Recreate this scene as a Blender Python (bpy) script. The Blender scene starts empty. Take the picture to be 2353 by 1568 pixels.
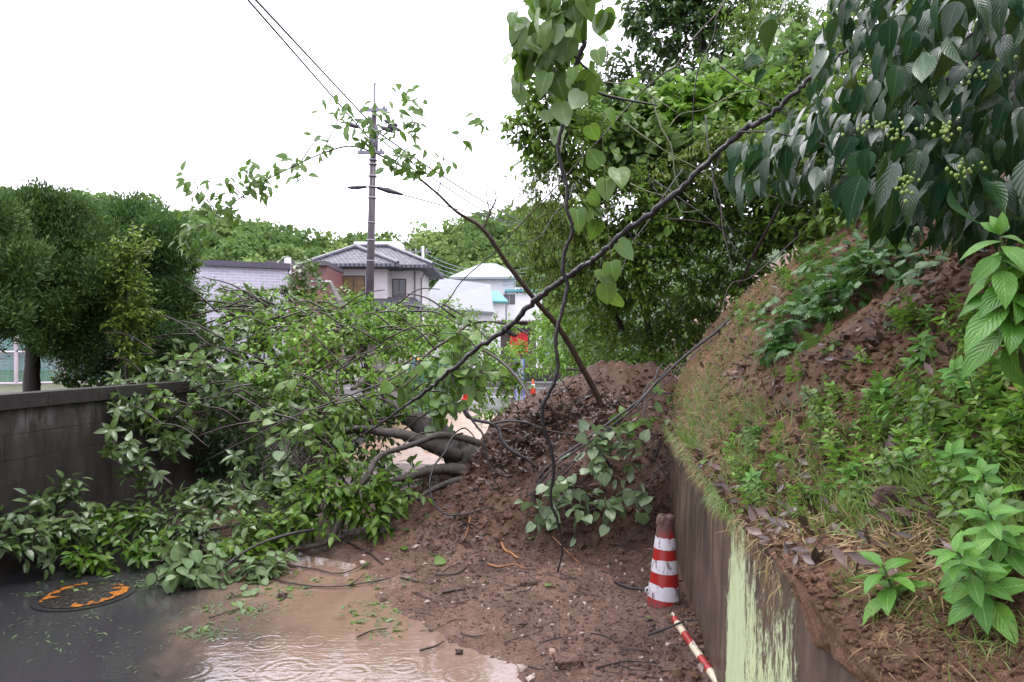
import bpy, bmesh, math, random
import numpy as np
from mathutils import Vector

rng = np.random.default_rng(11)
random.seed(5)
R = math.radians
SC = bpy.context.scene
COL = SC.collection

# ------------------------------------------------------------------ camera
CAMZ = 1.75
cam_d = bpy.data.cameras.new("camera")
cam = bpy.data.objects.new("camera", cam_d)
COL.objects.link(cam)
cam.location = (0, 0, CAMZ)
cam.rotation_euler = (R(90), 0, 0)
cam_d.lens = 24
cam_d.sensor_width = 36
cam_d.shift_y = 11 / 1024
cam_d.clip_start = 0.05
cam_d.clip_end = 3000
SC.camera = cam

# ------------------------------------------------------------------ light
SUN_EL, SUN_AZ = R(58), R(-40)
world = bpy.data.worlds.new("World")
SC.world = world
world.use_nodes = True
nt = world.node_tree
for n in list(nt.nodes):
    nt.nodes.remove(n)
w_out = nt.nodes.new("ShaderNodeOutputWorld")
w_bg = nt.nodes.new("ShaderNodeBackground")
w_sky = nt.nodes.new("ShaderNodeTexSky")
w_sky.sky_type = 'NISHITA'
w_sky.sun_disc = False
w_sky.sun_elevation = SUN_EL
w_sky.sun_rotation = SUN_AZ
w_sky.air_density = 1.0
w_sky.dust_density = 6.0
w_sky.ozone_density = 1.0
w_hs = nt.nodes.new("ShaderNodeHueSaturation")
w_hs.inputs["Saturation"].default_value = 0.25
w_mix = nt.nodes.new("ShaderNodeMix")
w_mix.data_type = 'RGBA'
w_mix.inputs[0].default_value = 0.55
w_mix.inputs[7].default_value = (9.2, 8.8, 10.6, 1)      # even cloud deck
nt.links.new(w_sky.outputs[0], w_hs.inputs["Color"])
nt.links.new(w_hs.outputs[0], w_mix.inputs[6])
nt.links.new(w_mix.outputs[2], w_bg.inputs["Color"])
w_bg.inputs["Strength"].default_value = 0.15
nt.links.new(w_bg.outputs[0], w_out.inputs["Surface"])

sun_d = bpy.data.lights.new("sun", 'SUN')
sun = bpy.data.objects.new("sun", sun_d)
COL.objects.link(sun)
sun_d.energy = 1.2
sun_d.angle = R(25)
sun_d.color = (1.0, 0.97, 0.93)
sun.rotation_euler = (R(90) - SUN_EL, 0, R(180) - SUN_AZ + R(180))
SC.view_settings.view_transform = 'Standard'
SC.view_settings.look = 'None'
SC.view_settings.gamma = 1.0
SC.view_settings.exposure = 1.5
SC.cycles.max_bounces = 7
SC.cycles.diffuse_bounces = 3
SC.cycles.glossy_bounces = 3
SC.cycles.transmission_bounces = 4
SC.cycles.transparent_max_bounces = 6
SC.cycles.sample_clamp_indirect = 6
SC.cycles.use_denoising = True


# ------------------------------------------------------------------ helpers
def D(xd, yd, Y):
    """a point of the place: sight line given in the 2353 px wide view, at its real distance Y"""
    u, v = xd * 1024 / 2353, yd * 682 / 1568
    return np.array([(u - 512) / 682.67 * Y, Y, CAMZ + (352 - v) / 682.67 * Y])


def pxm(Y):
    return 1024 / 2353 / 682.67 * Y


def nrm(a):
    return a / np.maximum(np.linalg.norm(a, axis=-1, keepdims=True), 1e-9)


def tag(o, label=None, cat=None, group=None, kind=None):
    if label: o["label"] = label
    if cat: o["category"] = cat
    if group: o["group"] = group
    if kind: o["kind"] = kind
    return o


def thing(name, label, cat, loc, group=None):
    o = bpy.data.objects.new(name, None)
    o.empty_display_size = 0.1
    COL.objects.link(o)
    o.location = tuple(float(c) for c in loc)
    return tag(o, label, cat, group)


def offset(parent):
    off = np.zeros(3)
    while parent is not None:
        off += np.array(parent.location)
        parent = parent.parent
    return off


def hash2(ix, iy, s):
    h = np.sin(ix * 127.1 + iy * 311.7 + s * 74.7) * 43758.5453
    return h - np.floor(h)


def vnoise(x, y, s=0):
    x = np.asarray(x, float); y = np.asarray(y, float)
    ix, iy = np.floor(x), np.floor(y)
    fx, fy = x - ix, y - iy
    fx = fx * fx * (3 - 2 * fx); fy = fy * fy * (3 - 2 * fy)
    a, b = hash2(ix, iy, s), hash2(ix + 1, iy, s)
    c, d = hash2(ix, iy + 1, s), hash2(ix + 1, iy + 1, s)
    return (a + (b - a) * fx) * (1 - fy) + (c + (d - c) * fx) * fy - 0.5


def fbm(x, y, s=0, octv=4):
    t, a, f = 0, 1.0, 1.0
    for i in range(octv):
        t = t + a * vnoise(x * f, y * f, s + i * 3.1)
        a *= 0.5; f *= 2.03
    return t


def sstep(a, b, x):
    t = np.clip((x - a) / (b - a), 0, 1)
    return t * t * (3 - 2 * t)


def mesh_obj(name, verts, faces, mat, parent=None, smooth=False, uv=None, var=None):
    """faces: list of integer arrays, each (m,k)"""
    verts = np.asarray(verts, float).reshape(-1, 3) - offset(parent)
    faces = [np.asarray(f, np.int32) for f in faces if len(f)]
    me = bpy.data.meshes.new(name)
    me.vertices.add(len(verts))
    me.vertices.foreach_set("co", verts.astype(np.float32).ravel())
    loops = np.concatenate([f.ravel() for f in faces])
    tot = np.concatenate([np.full(len(f), f.shape[1], np.int32) for f in faces])
    start = np.concatenate([[0], np.cumsum(tot)[:-1]]).astype(np.int32)
    me.loops.add(len(loops))
    me.loops.foreach_set("vertex_index", loops.astype(np.int32))
    me.polygons.add(len(tot))
    me.polygons.foreach_set("loop_start", start)
    me.polygons.foreach_set("use_smooth", np.full(len(tot), bool(smooth)))
    if uv is not None:
        l = me.uv_layers.new(name="UVMap")
        l.data.foreach_set("uv", np.asarray(uv, np.float32)[loops].ravel())
    if var is not None:
        at = me.attributes.new("var", 'FLOAT', 'POINT')
        at.data.foreach_set("value", np.asarray(var, np.float32))
    me.update(calc_edges=True)
    me.validate()
    if mat: me.materials.append(mat)
    o = bpy.data.objects.new(name, me)
    COL.objects.link(o)
    if parent is not None: o.parent = parent
    return o


class MB:
    def __init__(self):
        self.v = []; self.f = {}; self.n = 0

    def add(self, verts, faces):
        verts = np.asarray(verts, float)
        for f in faces:
            f = np.asarray(f, np.int32)
            if f.ndim == 1: f = f[None]
            if len(f): self.f.setdefault(f.shape[1], []).append(f + self.n)
        self.v.append(verts); self.n += len(verts)

    def box(self, lo, hi, rot=None, piv=None):
        x0, y0, z0 = lo; x1, y1, z1 = hi
        v = np.array([[x0, y0, z0], [x1, y0, z0], [x1, y1, z0], [x0, y1, z0],
                      [x0, y0, z1], [x1, y0, z1], [x1, y1, z1], [x0, y1, z1]], float)
        if rot:
            p = np.array(piv if piv is not None else (v[0] + v[6]) / 2)
            c, s = math.cos(rot), math.sin(rot)
            q = v - p
            v = np.stack([q[:, 0] * c - q[:, 1] * s, q[:, 0] * s + q[:, 1] * c, q[:, 2]], 1) + p
        self.add(v, [np.array([[0, 3, 2, 1], [4, 5, 6, 7], [0, 1, 5, 4], [1, 2, 6, 5], [2, 3, 7, 6], [3, 0, 4, 7]])])

    def tube(self, pts, rad, seg=8, cap=True, jit=0.0):
        pts = np.asarray(pts, float)
        n = len(pts)
        rad = np.broadcast_to(np.asarray(rad, float), (n,)).copy()
        tan = nrm(np.gradient(pts, axis=0))
        ref = np.array([0.31, 0.2, 0.93])
        if abs(tan[0] @ ref) > 0.9: ref = np.array([1.0, 0, 0.1])
        s = nrm(np.cross(tan[0], ref)); S = [s]
        for i in range(1, n):
            s = nrm(s - tan[i] * (s @ tan[i])); S.append(s)
        S = np.array(S); T = np.cross(tan, S)
        a = np.arange(seg) / seg * 2 * math.pi
        rr = rad[:, None] * (1 + jit * rng.normal(size=(n, seg)))
        v = pts[:, None] + rr[..., None] * (np.cos(a)[None, :, None] * S[:, None] + np.sin(a)[None, :, None] * T[:, None])
        v = v.reshape(-1, 3)
        i = np.arange(n - 1)[:, None] * seg; j = np.arange(seg)[None]; k = (j + 1) % seg
        q = np.stack([i + j, i + k, i + seg + k, i + seg + j], -1).reshape(-1, 4)
        fs = [q]
        if cap:
            fs += [np.arange(seg)[::-1].copy(), np.arange(seg) + (n - 1) * seg]
        self.add(v, fs)

    def build(self, name, mat, parent=None, smooth=False):
        return mesh_obj(name, np.concatenate(self.v), [np.concatenate(x) for x in self.f.values()], mat, parent, smooth)


def spline(p, m=6):
    """catmull-rom through rows of p (any width)"""
    p = np.asarray(p, float)
    q = np.vstack([2 * p[0] - p[1], p, 2 * p[-1] - p[-2]])
    out = []
    for i in range(1, len(q) - 2):
        for t in np.arange(m) / m:
            out.append(0.5 * ((2 * q[i]) + (-q[i - 1] + q[i + 1]) * t + (2 * q[i - 1] - 5 * q[i] + 4 * q[i + 1] - q[i + 2]) * t * t
                              + (-q[i - 1] + 3 * q[i] - 3 * q[i + 1] + q[i + 2]) * t ** 3))
    out.append(p[-1])
    return np.array(out)


def limb(mb, rows, m=6, seg=8, wob=0.0, jit=0.05):
    """rows: (xd, yd, Y, width in view pixels) -> a tapering wooden tube; returns its points"""
    full = []
    lastY = lastw = None
    for r in rows:
        full.append((r[0], r[1], r[2], r[3]))
    pts = np.array([np.append(D(a, b, c), w * pxm(c) / 2) for a, b, c, w in full])
    s = spline(pts, m)
    s[:, 3] = np.maximum(s[:, 3], 0.0015)
    if wob: s[:, :3] += rng.normal(size=(len(s), 3)) * wob
    mb.tube(s[:, :3], s[:, 3], seg, jit=jit)
    return s[:, :3]


def wf(rows, Y0, Y1, w0, w1):
    """fill Y and width linearly for (xd, yd) rows"""
    n = len(rows) - 1
    return [(a, b, Y0 + (Y1 - Y0) * i / n, w0 + (w1 - w0) * i / n) for i, (a, b) in enumerate(rows)]


# ------------------------------------------------------------------ materials
def new_mat(name):
    m = bpy.data.materials.new(name); m.use_nodes = True
    t = m.node_tree
    for n in list(t.nodes): t.nodes.remove(n)
    out = t.nodes.new("ShaderNodeOutputMaterial")
    b = t.nodes.new("ShaderNodeBsdfPrincipled")
    t.links.new(b.outputs[0], out.inputs[0])
    return m, t, b, out


def N(t, typ, **kw):
    n = t.nodes.new(typ)
    for k, v in kw.items():
        if k.startswith("i_"):
            n.inputs[k[2:].replace("_", " ")].default_value = v
        else: setattr(n, k, v)
    return n


def ramp(t, fac, stops, interp='LINEAR'):
    r = t.nodes.new("ShaderNodeValToRGB")
    r.color_ramp.interpolation = interp
    e = r.color_ramp.elements
    while len(e) < len(stops): e.new(0.5)
    for x, (p, c) in zip(e, stops):
        x.position = p
        x.color = (c[0], c[1], c[2], 1) if hasattr(c, "__len__") else (c, c, c, 1)
    if fac is not None: t.links.new(fac, r.inputs[0])
    return r.outputs[0]


def mixc(t, fac, a, b, mode='MIX'):
    m = t.nodes.new("ShaderNodeMix"); m.data_type = 'RGBA'; m.blend_type = mode
    for sock, val in ((0, fac), (6, a), (7, b)):
        if hasattr(val, "is_linked"): t.links.new(val, m.inputs[sock])
        elif sock == 0: m.inputs[0].default_value = val
        else: m.inputs[sock].default_value = (*val[:3], 1)
    return m.outputs[2]


def math_n(t, op, a, b=0.0, c=0.0, clamp=False):
    m = t.nodes.new("ShaderNodeMath"); m.operation = op; m.use_clamp = clamp
    for i, val in enumerate((a, b, c)):
        if hasattr(val, "is_linked"): t.links.new(val, m.inputs[i])
        else: m.inputs[i].default_value = val
    return m.outputs[0]


def tex_noise(t, vec, scale, detail=4, rough=0.55, dist=0.0):
    n = N(t, "ShaderNodeTexNoise")
    n.inputs["Scale"].default_value = scale; n.inputs["Detail"].default_value = detail
    n.inputs["Roughness"].default_value = rough; n.inputs["Distortion"].default_value = dist
    t.links.new(vec, n.inputs["Vector"])
    return n.outputs["Fac"]


def coords(t, scale=(1, 1, 1), rot=(0, 0, 0), loc=(0, 0, 0)):
    g = N(t, "ShaderNodeNewGeometry")
    m = N(t, "ShaderNodeMapping")
    m.inputs["Scale"].default_value = scale; m.inputs["Rotation"].default_value = rot; m.inputs["Location"].default_value = loc
    t.links.new(g.outputs["Position"], m.inputs["Vector"])
    return m.outputs[0]


def bump(t, b, h, strength=0.5, dist=0.02, prev=None):
    n = N(t, "ShaderNodeBump")
    n.inputs["Strength"].default_value = strength; n.inputs["Distance"].default_value = dist
    t.links.new(h, n.inputs["Height"])
    if prev is not None: t.links.new(prev, n.inputs["Normal"])
    if b is not None: t.links.new(n.outputs[0], b.inputs["Normal"])
    return n.outputs[0]


def simple(name, col, rough=0.6, var=0.25, scale=8.0, metal=0.0, bmp=0.0, spec=0.5):
    m, t, b, o = new_mat(name)
    v = coords(t)
    f = tex_noise(t, v, scale, 5, 0.6)
    c = np.array(col)
    t.links.new(ramp(t, f, [(0.3, c * (1 - var)), (0.7, np.minimum(c * (1 + var), 1))]), b.inputs["Base Color"])
    b.inputs["Roughness"].default_value = rough
    b.inputs["Metallic"].default_value = metal
    b.inputs["Specular IOR Level"].default_value = spec
    if bmp: bump(t, b, tex_noise(t, v, scale * 4, 5), bmp, 0.01)
    return m


def leaf_mat(name, cols, back=None, rough=0.36, trans=0.3, vein=0.0, spec=0.5, use_var=0.5, wet=None):
    """cols: list of leaf colours spread over the leaves of a plant"""
    m, t, b, out = new_mat(name)
    g = N(t, "ShaderNodeNewGeometry")
    at = N(t, "ShaderNodeAttribute", attribute_name="var")
    fac = math_n(t, 'ADD', math_n(t, 'MULTIPLY', g.outputs["Random Per Island"], 1 - use_var),
                 math_n(t, 'MULTIPLY', at.outputs["Fac"], use_var))
    col = ramp(t, fac, [(i / max(1, len(cols) - 1), c) for i, c in enumerate(cols)])
    uvn = N(t, "ShaderNodeUVMap")
    nz = tex_noise(t, coords(t), 30, 2)
    col = mixc(t, math_n(t, 'MULTIPLY', nz, 0.35), col, np.array(cols[0]) * 0.6)
    if back is None:
        back = np.mean(np.array(cols), 0) * 0.5 + np.array([0.05, 0.075, 0.045])
    colb = mixc(t, 0.6, col, back)
    colf = mixc(t, g.outputs["Backfacing"], col, colb)
    sep = N(t, "ShaderNodeSeparateXYZ"); t.links.new(uvn.outputs[0], sep.inputs[0])
    ax = math_n(t, 'ABSOLUTE', math_n(t, 'SUBTRACT', sep.outputs[0], 0.5))
    mid = math_n(t, 'LESS_THAN', ax, 0.03)
    if vein:
        w = math_n(t, 'SINE', math_n(t, 'SUBTRACT', math_n(t, 'MULTIPLY', sep.outputs[1], 58.0), math_n(t, 'MULTIPLY', ax, 42.0)))
        w = math_n(t, 'POWER', math_n(t, 'ADD', math_n(t, 'MULTIPLY', w, 0.5), 0.5), 3.0)
        colf = mixc(t, math_n(t, 'MULTIPLY', w, 0.10), colf, np.array(cols[-1]) * 1.3 + 0.01)
        bump(t, b, math_n(t, 'SUBTRACT', 1.0, w), vein, 0.004)
    colf = mixc(t, math_n(t, 'MULTIPLY', mid, 0.35), colf, np.array(cols[-1]) * 1.6 + 0.03)
    t.links.new(colf, b.inputs["Base Color"])
    rr = ramp(t, nz, [(0.3, rough * 0.75), (0.7, min(1, rough * 1.35))])
    t.links.new(rr, b.inputs["Roughness"])
    b.inputs["Specular IOR Level"].default_value = spec
    if wet:     # some leaves hold a film of rain, others are nearly dry
        t.links.new(ramp(t, g.outputs["Random Per Island"], [(.35, wet[0]), (.9, wet[1])]), b.inputs["Specular IOR Level"])
    if trans > 0:
        tr = N(t, "ShaderNodeBsdfTranslucent")
        t.links.new(mixc(t, 0.5, colf, np.array([0.16, 0.30, 0.03]) * 0.9), tr.inputs["Color"])
        mx = N(t, "ShaderNodeMixShader"); mx.inputs[0].default_value = trans
        t.links.new(b.outputs[0], mx.inputs[1]); t.links.new(tr.outputs[0], mx.inputs[2])
        t.links.new(mx.outputs[0], out.inputs[0])
    return m


def bark_mat(name, a, c, rough=0.55, scale=25, stretch=4, bmp=0.6):
    m, t, b, o = new_mat(name)
    v = coords(t)
    v2 = coords(t, (1, 1, 1.0 / stretch), (0.4, 0.5, 0.2))
    f = tex_noise(t, v2, scale, 6, 0.7, 0.6)
    g = tex_noise(t, v, 5, 3)
    col = mixc(t, f, a, c)
    col = mixc(t, math_n(t, 'MULTIPLY', g, 0.5), col, np.array(a) * 0.5)
    t.links.new(col, b.inputs["Base Color"])
    b.inputs["Roughness"].default_value = rough
    bump(t, b, f, bmp, 0.02)
    return m


M = {}
M["leaf_mid"] = leaf_mat("leaf_mid", [(.030, .085, .008), (.080, .165, .015), (.175, .27, .03)], trans=.42, spec=.4)
M["leaf_grey"] = leaf_mat("leaf_grey", [(.034, .075, .022), (.07, .12, .036), (.12, .17, .06)], back=(.15, .21, .11), rough=.28, trans=.2)
M["leaf_bright"] = leaf_mat("leaf_bright", [(.065, .17, .010), (.13, .28, .018), (.22, .38, .035)], trans=.42, spec=.35)
M["leaf_kudzu"] = leaf_mat("leaf_kudzu", [(.042, .105, .014), (.09, .175, .025), (.16, .25, .06)], back=(.17, .25, .15), trans=.34, rough=.42)
M["leaf_pale"] = leaf_mat("leaf_pale", [(.05, .10, .03), (.11, .17, .07), (.22, .29, .17)], back=(.2, .27, .18), trans=.25, rough=.35)
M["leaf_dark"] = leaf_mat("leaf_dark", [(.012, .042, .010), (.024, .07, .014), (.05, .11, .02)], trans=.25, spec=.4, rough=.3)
M["leaf_olive"] = leaf_mat("leaf_olive", [(.055, .095, .012), (.12, .18, .02), (.21, .26, .035)], trans=.48, spec=.4)
M["leaf_wet"] = leaf_mat("leaf_wet", [(.005, .020, .011), (.010, .035, .014), (.022, .065, .018)], back=(.04, .09, .035), trans=.12, rough=.22, vein=.25, spec=.13, wet=(.03, .75))
M["leaf_broad"] = leaf_mat("leaf_broad", [(.04, .14, .015), (.075, .21, .022), (.13, .29, .035)], trans=.3, spec=.35, rough=.33, vein=.35)
M["leaf_round"] = leaf_mat("leaf_round", [(.07, .125, .045), (.11, .18, .07), (.15, .23, .1)], trans=.25, rough=.4, vein=.5)
M["leaf_mugwort"] = leaf_mat("leaf_mugwort", [(.022, .075, .016), (.04, .12, .022), (.08, .19, .035)], trans=.25, spec=.3)
M["needle"] = leaf_mat("needle", [(.016, .042, .014), (.040, .090, .022), (.12, .20, .04)], trans=.15, rough=.6, spec=.2, use_var=.6)
M["needle_light"] = leaf_mat("needle_light", [(.016, .045, .016), (.04, .095, .026), (.09, .18, .05)], trans=.2, rough=.6, spec=.2, use_var=.5)
M["wood_far"] = leaf_mat("wood_far", [(.045, .085, .03), (.10, .165, .05), (.22, .30, .09)], trans=.3, rough=.7, spec=.1, use_var=.75)  # distance haze is put into these paler, greyer leaf colours
M["grass"] = leaf_mat("grass", [(.06, .12, .02), (.11, .19, .03), (.2, .26, .06)], trans=.35, rough=.5)
M["straw"] = leaf_mat("straw", [(.14, .09, .035), (.22, .15, .06), (.32, .23, .11)], back=(.25, .18, .08), trans=.1, rough=.6)
M["litter"] = leaf_mat("litter", [(.022, .012, .012), (.05, .028, .022), (.12, .06, .04)], back=(.09, .06, .055), trans=.03, rough=.35)
M["fruit"] = leaf_mat("fruit", [(.18, .28, .05), (.25, .34, .08)], trans=.1, rough=.4)
M["bark"] = bark_mat("bark", (.016, .012, .010), (.10, .08, .066), scale=45, stretch=5, bmp=1.0)
M["bark_wet"] = bark_mat("bark_wet", (.006, .005, .006), (.026, .021, .023), rough=.38, scale=60, stretch=3)
M["bark_brown"] = bark_mat("bark_brown", (.016, .009, .006), (.055, .030, .018), rough=.45, scale=50)
M["bark_dark"] = bark_mat("bark_dark", (.010, .007, .007), (.035, .022, .018), rough=.7)
M["twig"] = bark_mat("twig", (.014, .009, .007), (.045, .026, .019), rough=.5, scale=60)
M["twig_green"] = bark_mat("twig_green", (.05, .07, .02), (.10, .11, .04), rough=.5, scale=60)
M["root_orange"] = bark_mat("root_orange", (.22, .09, .03), (.45, .22, .08), rough=.5, scale=70)


def mud_mat(name, base, dark, lite, rough=(.28, .6), spec=.3, heap=False):
    m, t, b, o = new_mat(name)
    v = coords(t)
    n1 = tex_noise(t, v, 1.6, 4)
    n2 = tex_noise(t, v, 14, 6, .65, .5)
    n3 = tex_noise(t, v, 75, 5, .7)
    vo = N(t, "ShaderNodeTexVoronoi"); vo.inputs["Scale"].default_value = 60; t.links.new(v, vo.inputs["Vector"])
    col = ramp(t, n1, [(.3, dark), (.52, base), (.72, lite)])
    col = mixc(t, ramp(t, n2, [(.35, 0.0), (.65, 1.0)]), col, mixc(t, .5, col, np.array(dark) * .7))
    col = mixc(t, ramp(t, n3, [(.55, 0.0), (.72, .75)]), col, np.array(lite) * 1.2)
    col = mixc(t, ramp(t, n3, [(.28, .8), (.42, 0.0)]), col, np.array(dark) * .55)
    if heap:        # the heaped earth is darker, redder soil than the silt washed out of it
        g = N(t, "ShaderNodeNewGeometry"); sp = N(t, "ShaderNodeSeparateXYZ"); t.links.new(g.outputs["Position"], sp.inputs[0])
        hz = math_n(t, 'ADD', sp.outputs[2], math_n(t, 'MULTIPLY', math_n(t, 'SUBTRACT', n2, .5), .35))
        col = mixc(t, ramp(t, hz, [(.10, 0.), (.26, 1.)]), col, mixc(t, 1.0, col, (.62, .53, .45), 'MULTIPLY'))
        wet = tex_noise(t, v, 2.3, 3)
        col = mixc(t, ramp(t, wet, [(.45, 0.), (.6, .45)]), col, mixc(t, 1.0, col, (.5, .48, .46), 'MULTIPLY'))
    t.links.new(col, b.inputs["Base Color"])
    rg_ = ramp(t, n2, [(.3, rough[0]), (.7, rough[1])])
    if heap:        # silt at the water line is soaked and shiny
        rg_ = mixc(t, ramp(t, math_n(t, 'ADD', sp.outputs[2], math_n(t, 'MULTIPLY', math_n(t, 'SUBTRACT', n1, .5), .05)), [(.018, 0.), (.055, 1.)]), (.12, .12, .12), rg_)
    t.links.new(rg_, b.inputs["Roughness"])
    b.inputs["Specular IOR Level"].default_value = spec
    p = bump(t, None, n2, .9, .06)
    p = bump(t, None, n3, .9, .014, p)
    bump(t, b, vo.outputs["Distance"], .35, .008, p)
    return m


M["mud"] = mud_mat("mud", (.165, .097, .070), (.092, .052, .037), (.235, .146, .108), rough=(.2, .55), heap=True)
M["soil"] = mud_mat("soil", (.150, .082, .046), (.066, .034, .019), (.22, .128, .076), rough=(.45, .8), spec=.18)
M["clod"] = mud_mat("clod", (.10, .058, .046), (.055, .032, .026), (.155, .098, .075), rough=(.4, .75))


# ------------------------------------------------------------------ leaves
def leaf_template(nl, prof, fold=.25, curl=.25, wave=0.0, rounded=0.0):
    """nl rows along the leaf; prof(t)->half width. Leaf of length 1 on +y, width on x, upper side +z"""
    ts = np.linspace(0, 1, nl)
    v, uv = [], []
    for i, tt in enumerate(ts):
        w = prof(tt)
        zc = -curl * tt * tt
        for sx in (-1, 0, 1):
            zz = zc + (abs(sx) * w * fold) + (wave * math.sin(tt * 9 + sx) * abs(sx) * w)
            v.append((sx * w, tt, zz)); uv.append((0.5 + 0.5 * sx, tt))
    q = []
    for i in range(nl - 1):
        a = i * 3
        q += [[a, a + 1, a + 4, a + 3], [a + 1, a + 2, a + 5, a + 4]]
    return np.array(v), [np.array(q)], np.array(uv)


def ov(k, p=0.8, w=.3):
    return lambda t: max(0.004, w * (math.sin(math.pi * t ** k)) ** p)


T = {}
T["ovate"] = leaf_template(5, ov(.75, .9, .24), .3, .3)
T["ellip"] = leaf_template(5, ov(.95, .8, .2), .35, .35)
T["narrow"] = leaf_template(4, ov(.9, .8, .15), .3, .3)
def notch(tp, k):
    v, f, u = tp
    v = v.copy(); w = np.abs(v[:, 0]); v[:, 1] -= k * (1 - v[:, 1]) ** 2 * np.minimum(1, w / .35)
    return v, f, u


T["heart"] = notch(leaf_template(10, lambda t: max(.004, [.17, .36, .44, .47, .455, .41, .34, .25, .13, .0][int(round(t * 9))]), .18, .3, .06), .16)
T["round"] = leaf_template(7, lambda t: max(.004, [.12, .36, .43, .42, .34, .2, .0][int(round(t * 6))]), .2, .2, .03)
T["big"] = leaf_template(10, lambda t: max(.003, [.05, .18, .245, .26, .24, .20, .15, .09, .035, 0][int(round(t * 9))]), .32, .35, .06)
T["broad"] = leaf_template(8, lambda t: max(.003, [.03, .10, .18, .235, .24, .2, .12, 0][int(round(t * 7))]), .3, .5, .05)
T["litter"] = leaf_template(4, ov(.9, .8, .22), .5, -.35, .15)
_d = np.array([(0, 0, 0), (-.17, .45, .05), (.17, .45, .05), (0, 1, -.12)], float)
T["needle"] = (_d, [np.array([[0, 2, 3, 1]])], np.array([(.5, 0), (0, .5), (1, .5), (.5, 1)], float))
_b = np.array([(-.03, 0, 0), (.03, 0, 0), (-.028, .5, .0), (.028, .5, .0), (0, 1, -.22)], float)
T["blade"] = (_b, [np.array([[0, 1, 3, 2]]), np.array([[2, 3, 4]])], np.array([(0, 0), (1, 0), (0, .5), (1, .5), (.5, 1)], float))
# lobed leaf (mugwort): a spine with pairs of pointed lobes
_v, _q, _u = [], [], []
for i in range(5):
    y = .12 + i * .17; L = [.22, .34, .36, .26, .15][i]
    for s in (-1, 1):
        a = len(_v)
        _v += [(0, y - .07, 0), (s * L * .55, y + .03, .05), (s * L, y + .24, -.02), (s * L * .35, y + .2, .02), (0, y + .1, 0)]
        _u += [(.5, y), (.5 + s * .3, y), (.5 + s * .5, y), (.5 + s * .2, y), (.5, y)]
        idx = [a, a + 1, a + 2, a + 3, a + 4]
        _q.append(idx if s > 0 else idx[::-1])
a = len(_v); _v += [(-.05, .8, 0), (.05, .8, 0), (0, 1.05, -.08)]; _u += [(.4, .8), (.6, .8), (.5, 1)]
T["lobed"] = (np.array(_v, float), [np.array(_q), np.array([[a, a + 1, a + 2]])], np.array(_u, float))


class Leaves:
    def __init__(self):
        self.p, self.a, self.n, self.s, self.w, self.var = [], [], [], [], [], []

    def add(self, p, axis, normal, size, width=1.0, var=None):
        k = len(p)
        self.p.append(p); self.a.append(nrm(axis)); self.n.append(normal)
        self.s.append(np.broadcast_to(size, (k,)).astype(float)); self.w.append(np.broadcast_to(width, (k,)).astype(float))
        self.var.append(rng.random(k) if var is None else np.broadcast_to(var, (k,)).astype(float))

    def build(self, name, tmpl, mat, parent=None, floor=None):
        tv, tf, tu = T[tmpl]
        p = np.concatenate(self.p); a = np.concatenate(self.a); n = np.concatenate(self.n)
        s = np.concatenate(self.s); w = np.concatenate(self.w); var = np.concatenate(self.var)
        if floor is not None:
            keep = p[:, 2] > floor(p[:, 0], p[:, 1])
            p, a, n, s, w, var = p[keep], a[keep], n[keep], s[keep], w[keep], var[keep]
        x = nrm(np.cross(a, n)); z = np.cross(x, a)
        V = (p[:, None] + (tv[None, :, 0, None] * x[:, None] * w[:, None, None] + tv[None, :, 1, None] * a[:, None] + tv[None, :, 2, None] * z[:, None]) * s[:, None, None])
        if floor is not None:
            fl = V.reshape(-1, 3)
            lim = floor(fl[:, 0], fl[:, 1]) + .004
            fl[:, 2] = np.maximum(fl[:, 2], lim)
        k, m = len(p), len(tv)
        fs = [(f[None] + (np.arange(k) * m)[:, None, None]).reshape(-1, f.shape[1]) for f in tf]
        return mesh_obj(name, V.reshape(-1, 3), fs, mat, parent, True, np.tile(tu, (k, 1)), np.repeat(var, m))


def twigs(mb, A, B, r0, r1):
    """many thin three sided twigs from A to B at once"""
    t = nrm(B - A)
    s = nrm(np.cross(t, np.array([.3, .2, .93]))); u = np.cross(t, s)
    ang = np.arange(3) * 2 * math.pi / 3
    ring = np.cos(ang)[None, :, None] * s[:, None] + np.sin(ang)[None, :, None] * u[:, None]
    mid = (A + B) / 2 + np.array([0, 0, 1.0]) * np.linalg.norm(B - A, axis=1)[:, None] * .06
    v = np.concatenate([A[:, None] + ring * r0, mid[:, None] + ring * (r0 + r1) / 2, B[:, None] + ring * r1], 1)
    q = np.array([[0, 1, 4, 3], [1, 2, 5, 4], [2, 0, 3, 5], [3, 4, 7, 6], [4, 5, 8, 7], [5, 3, 6, 8]])
    n = len(A)
    mb.add(v.reshape(-1, 3), [(q[None] + (np.arange(n) * 9)[:, None, None]).reshape(-1, 4)])


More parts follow.
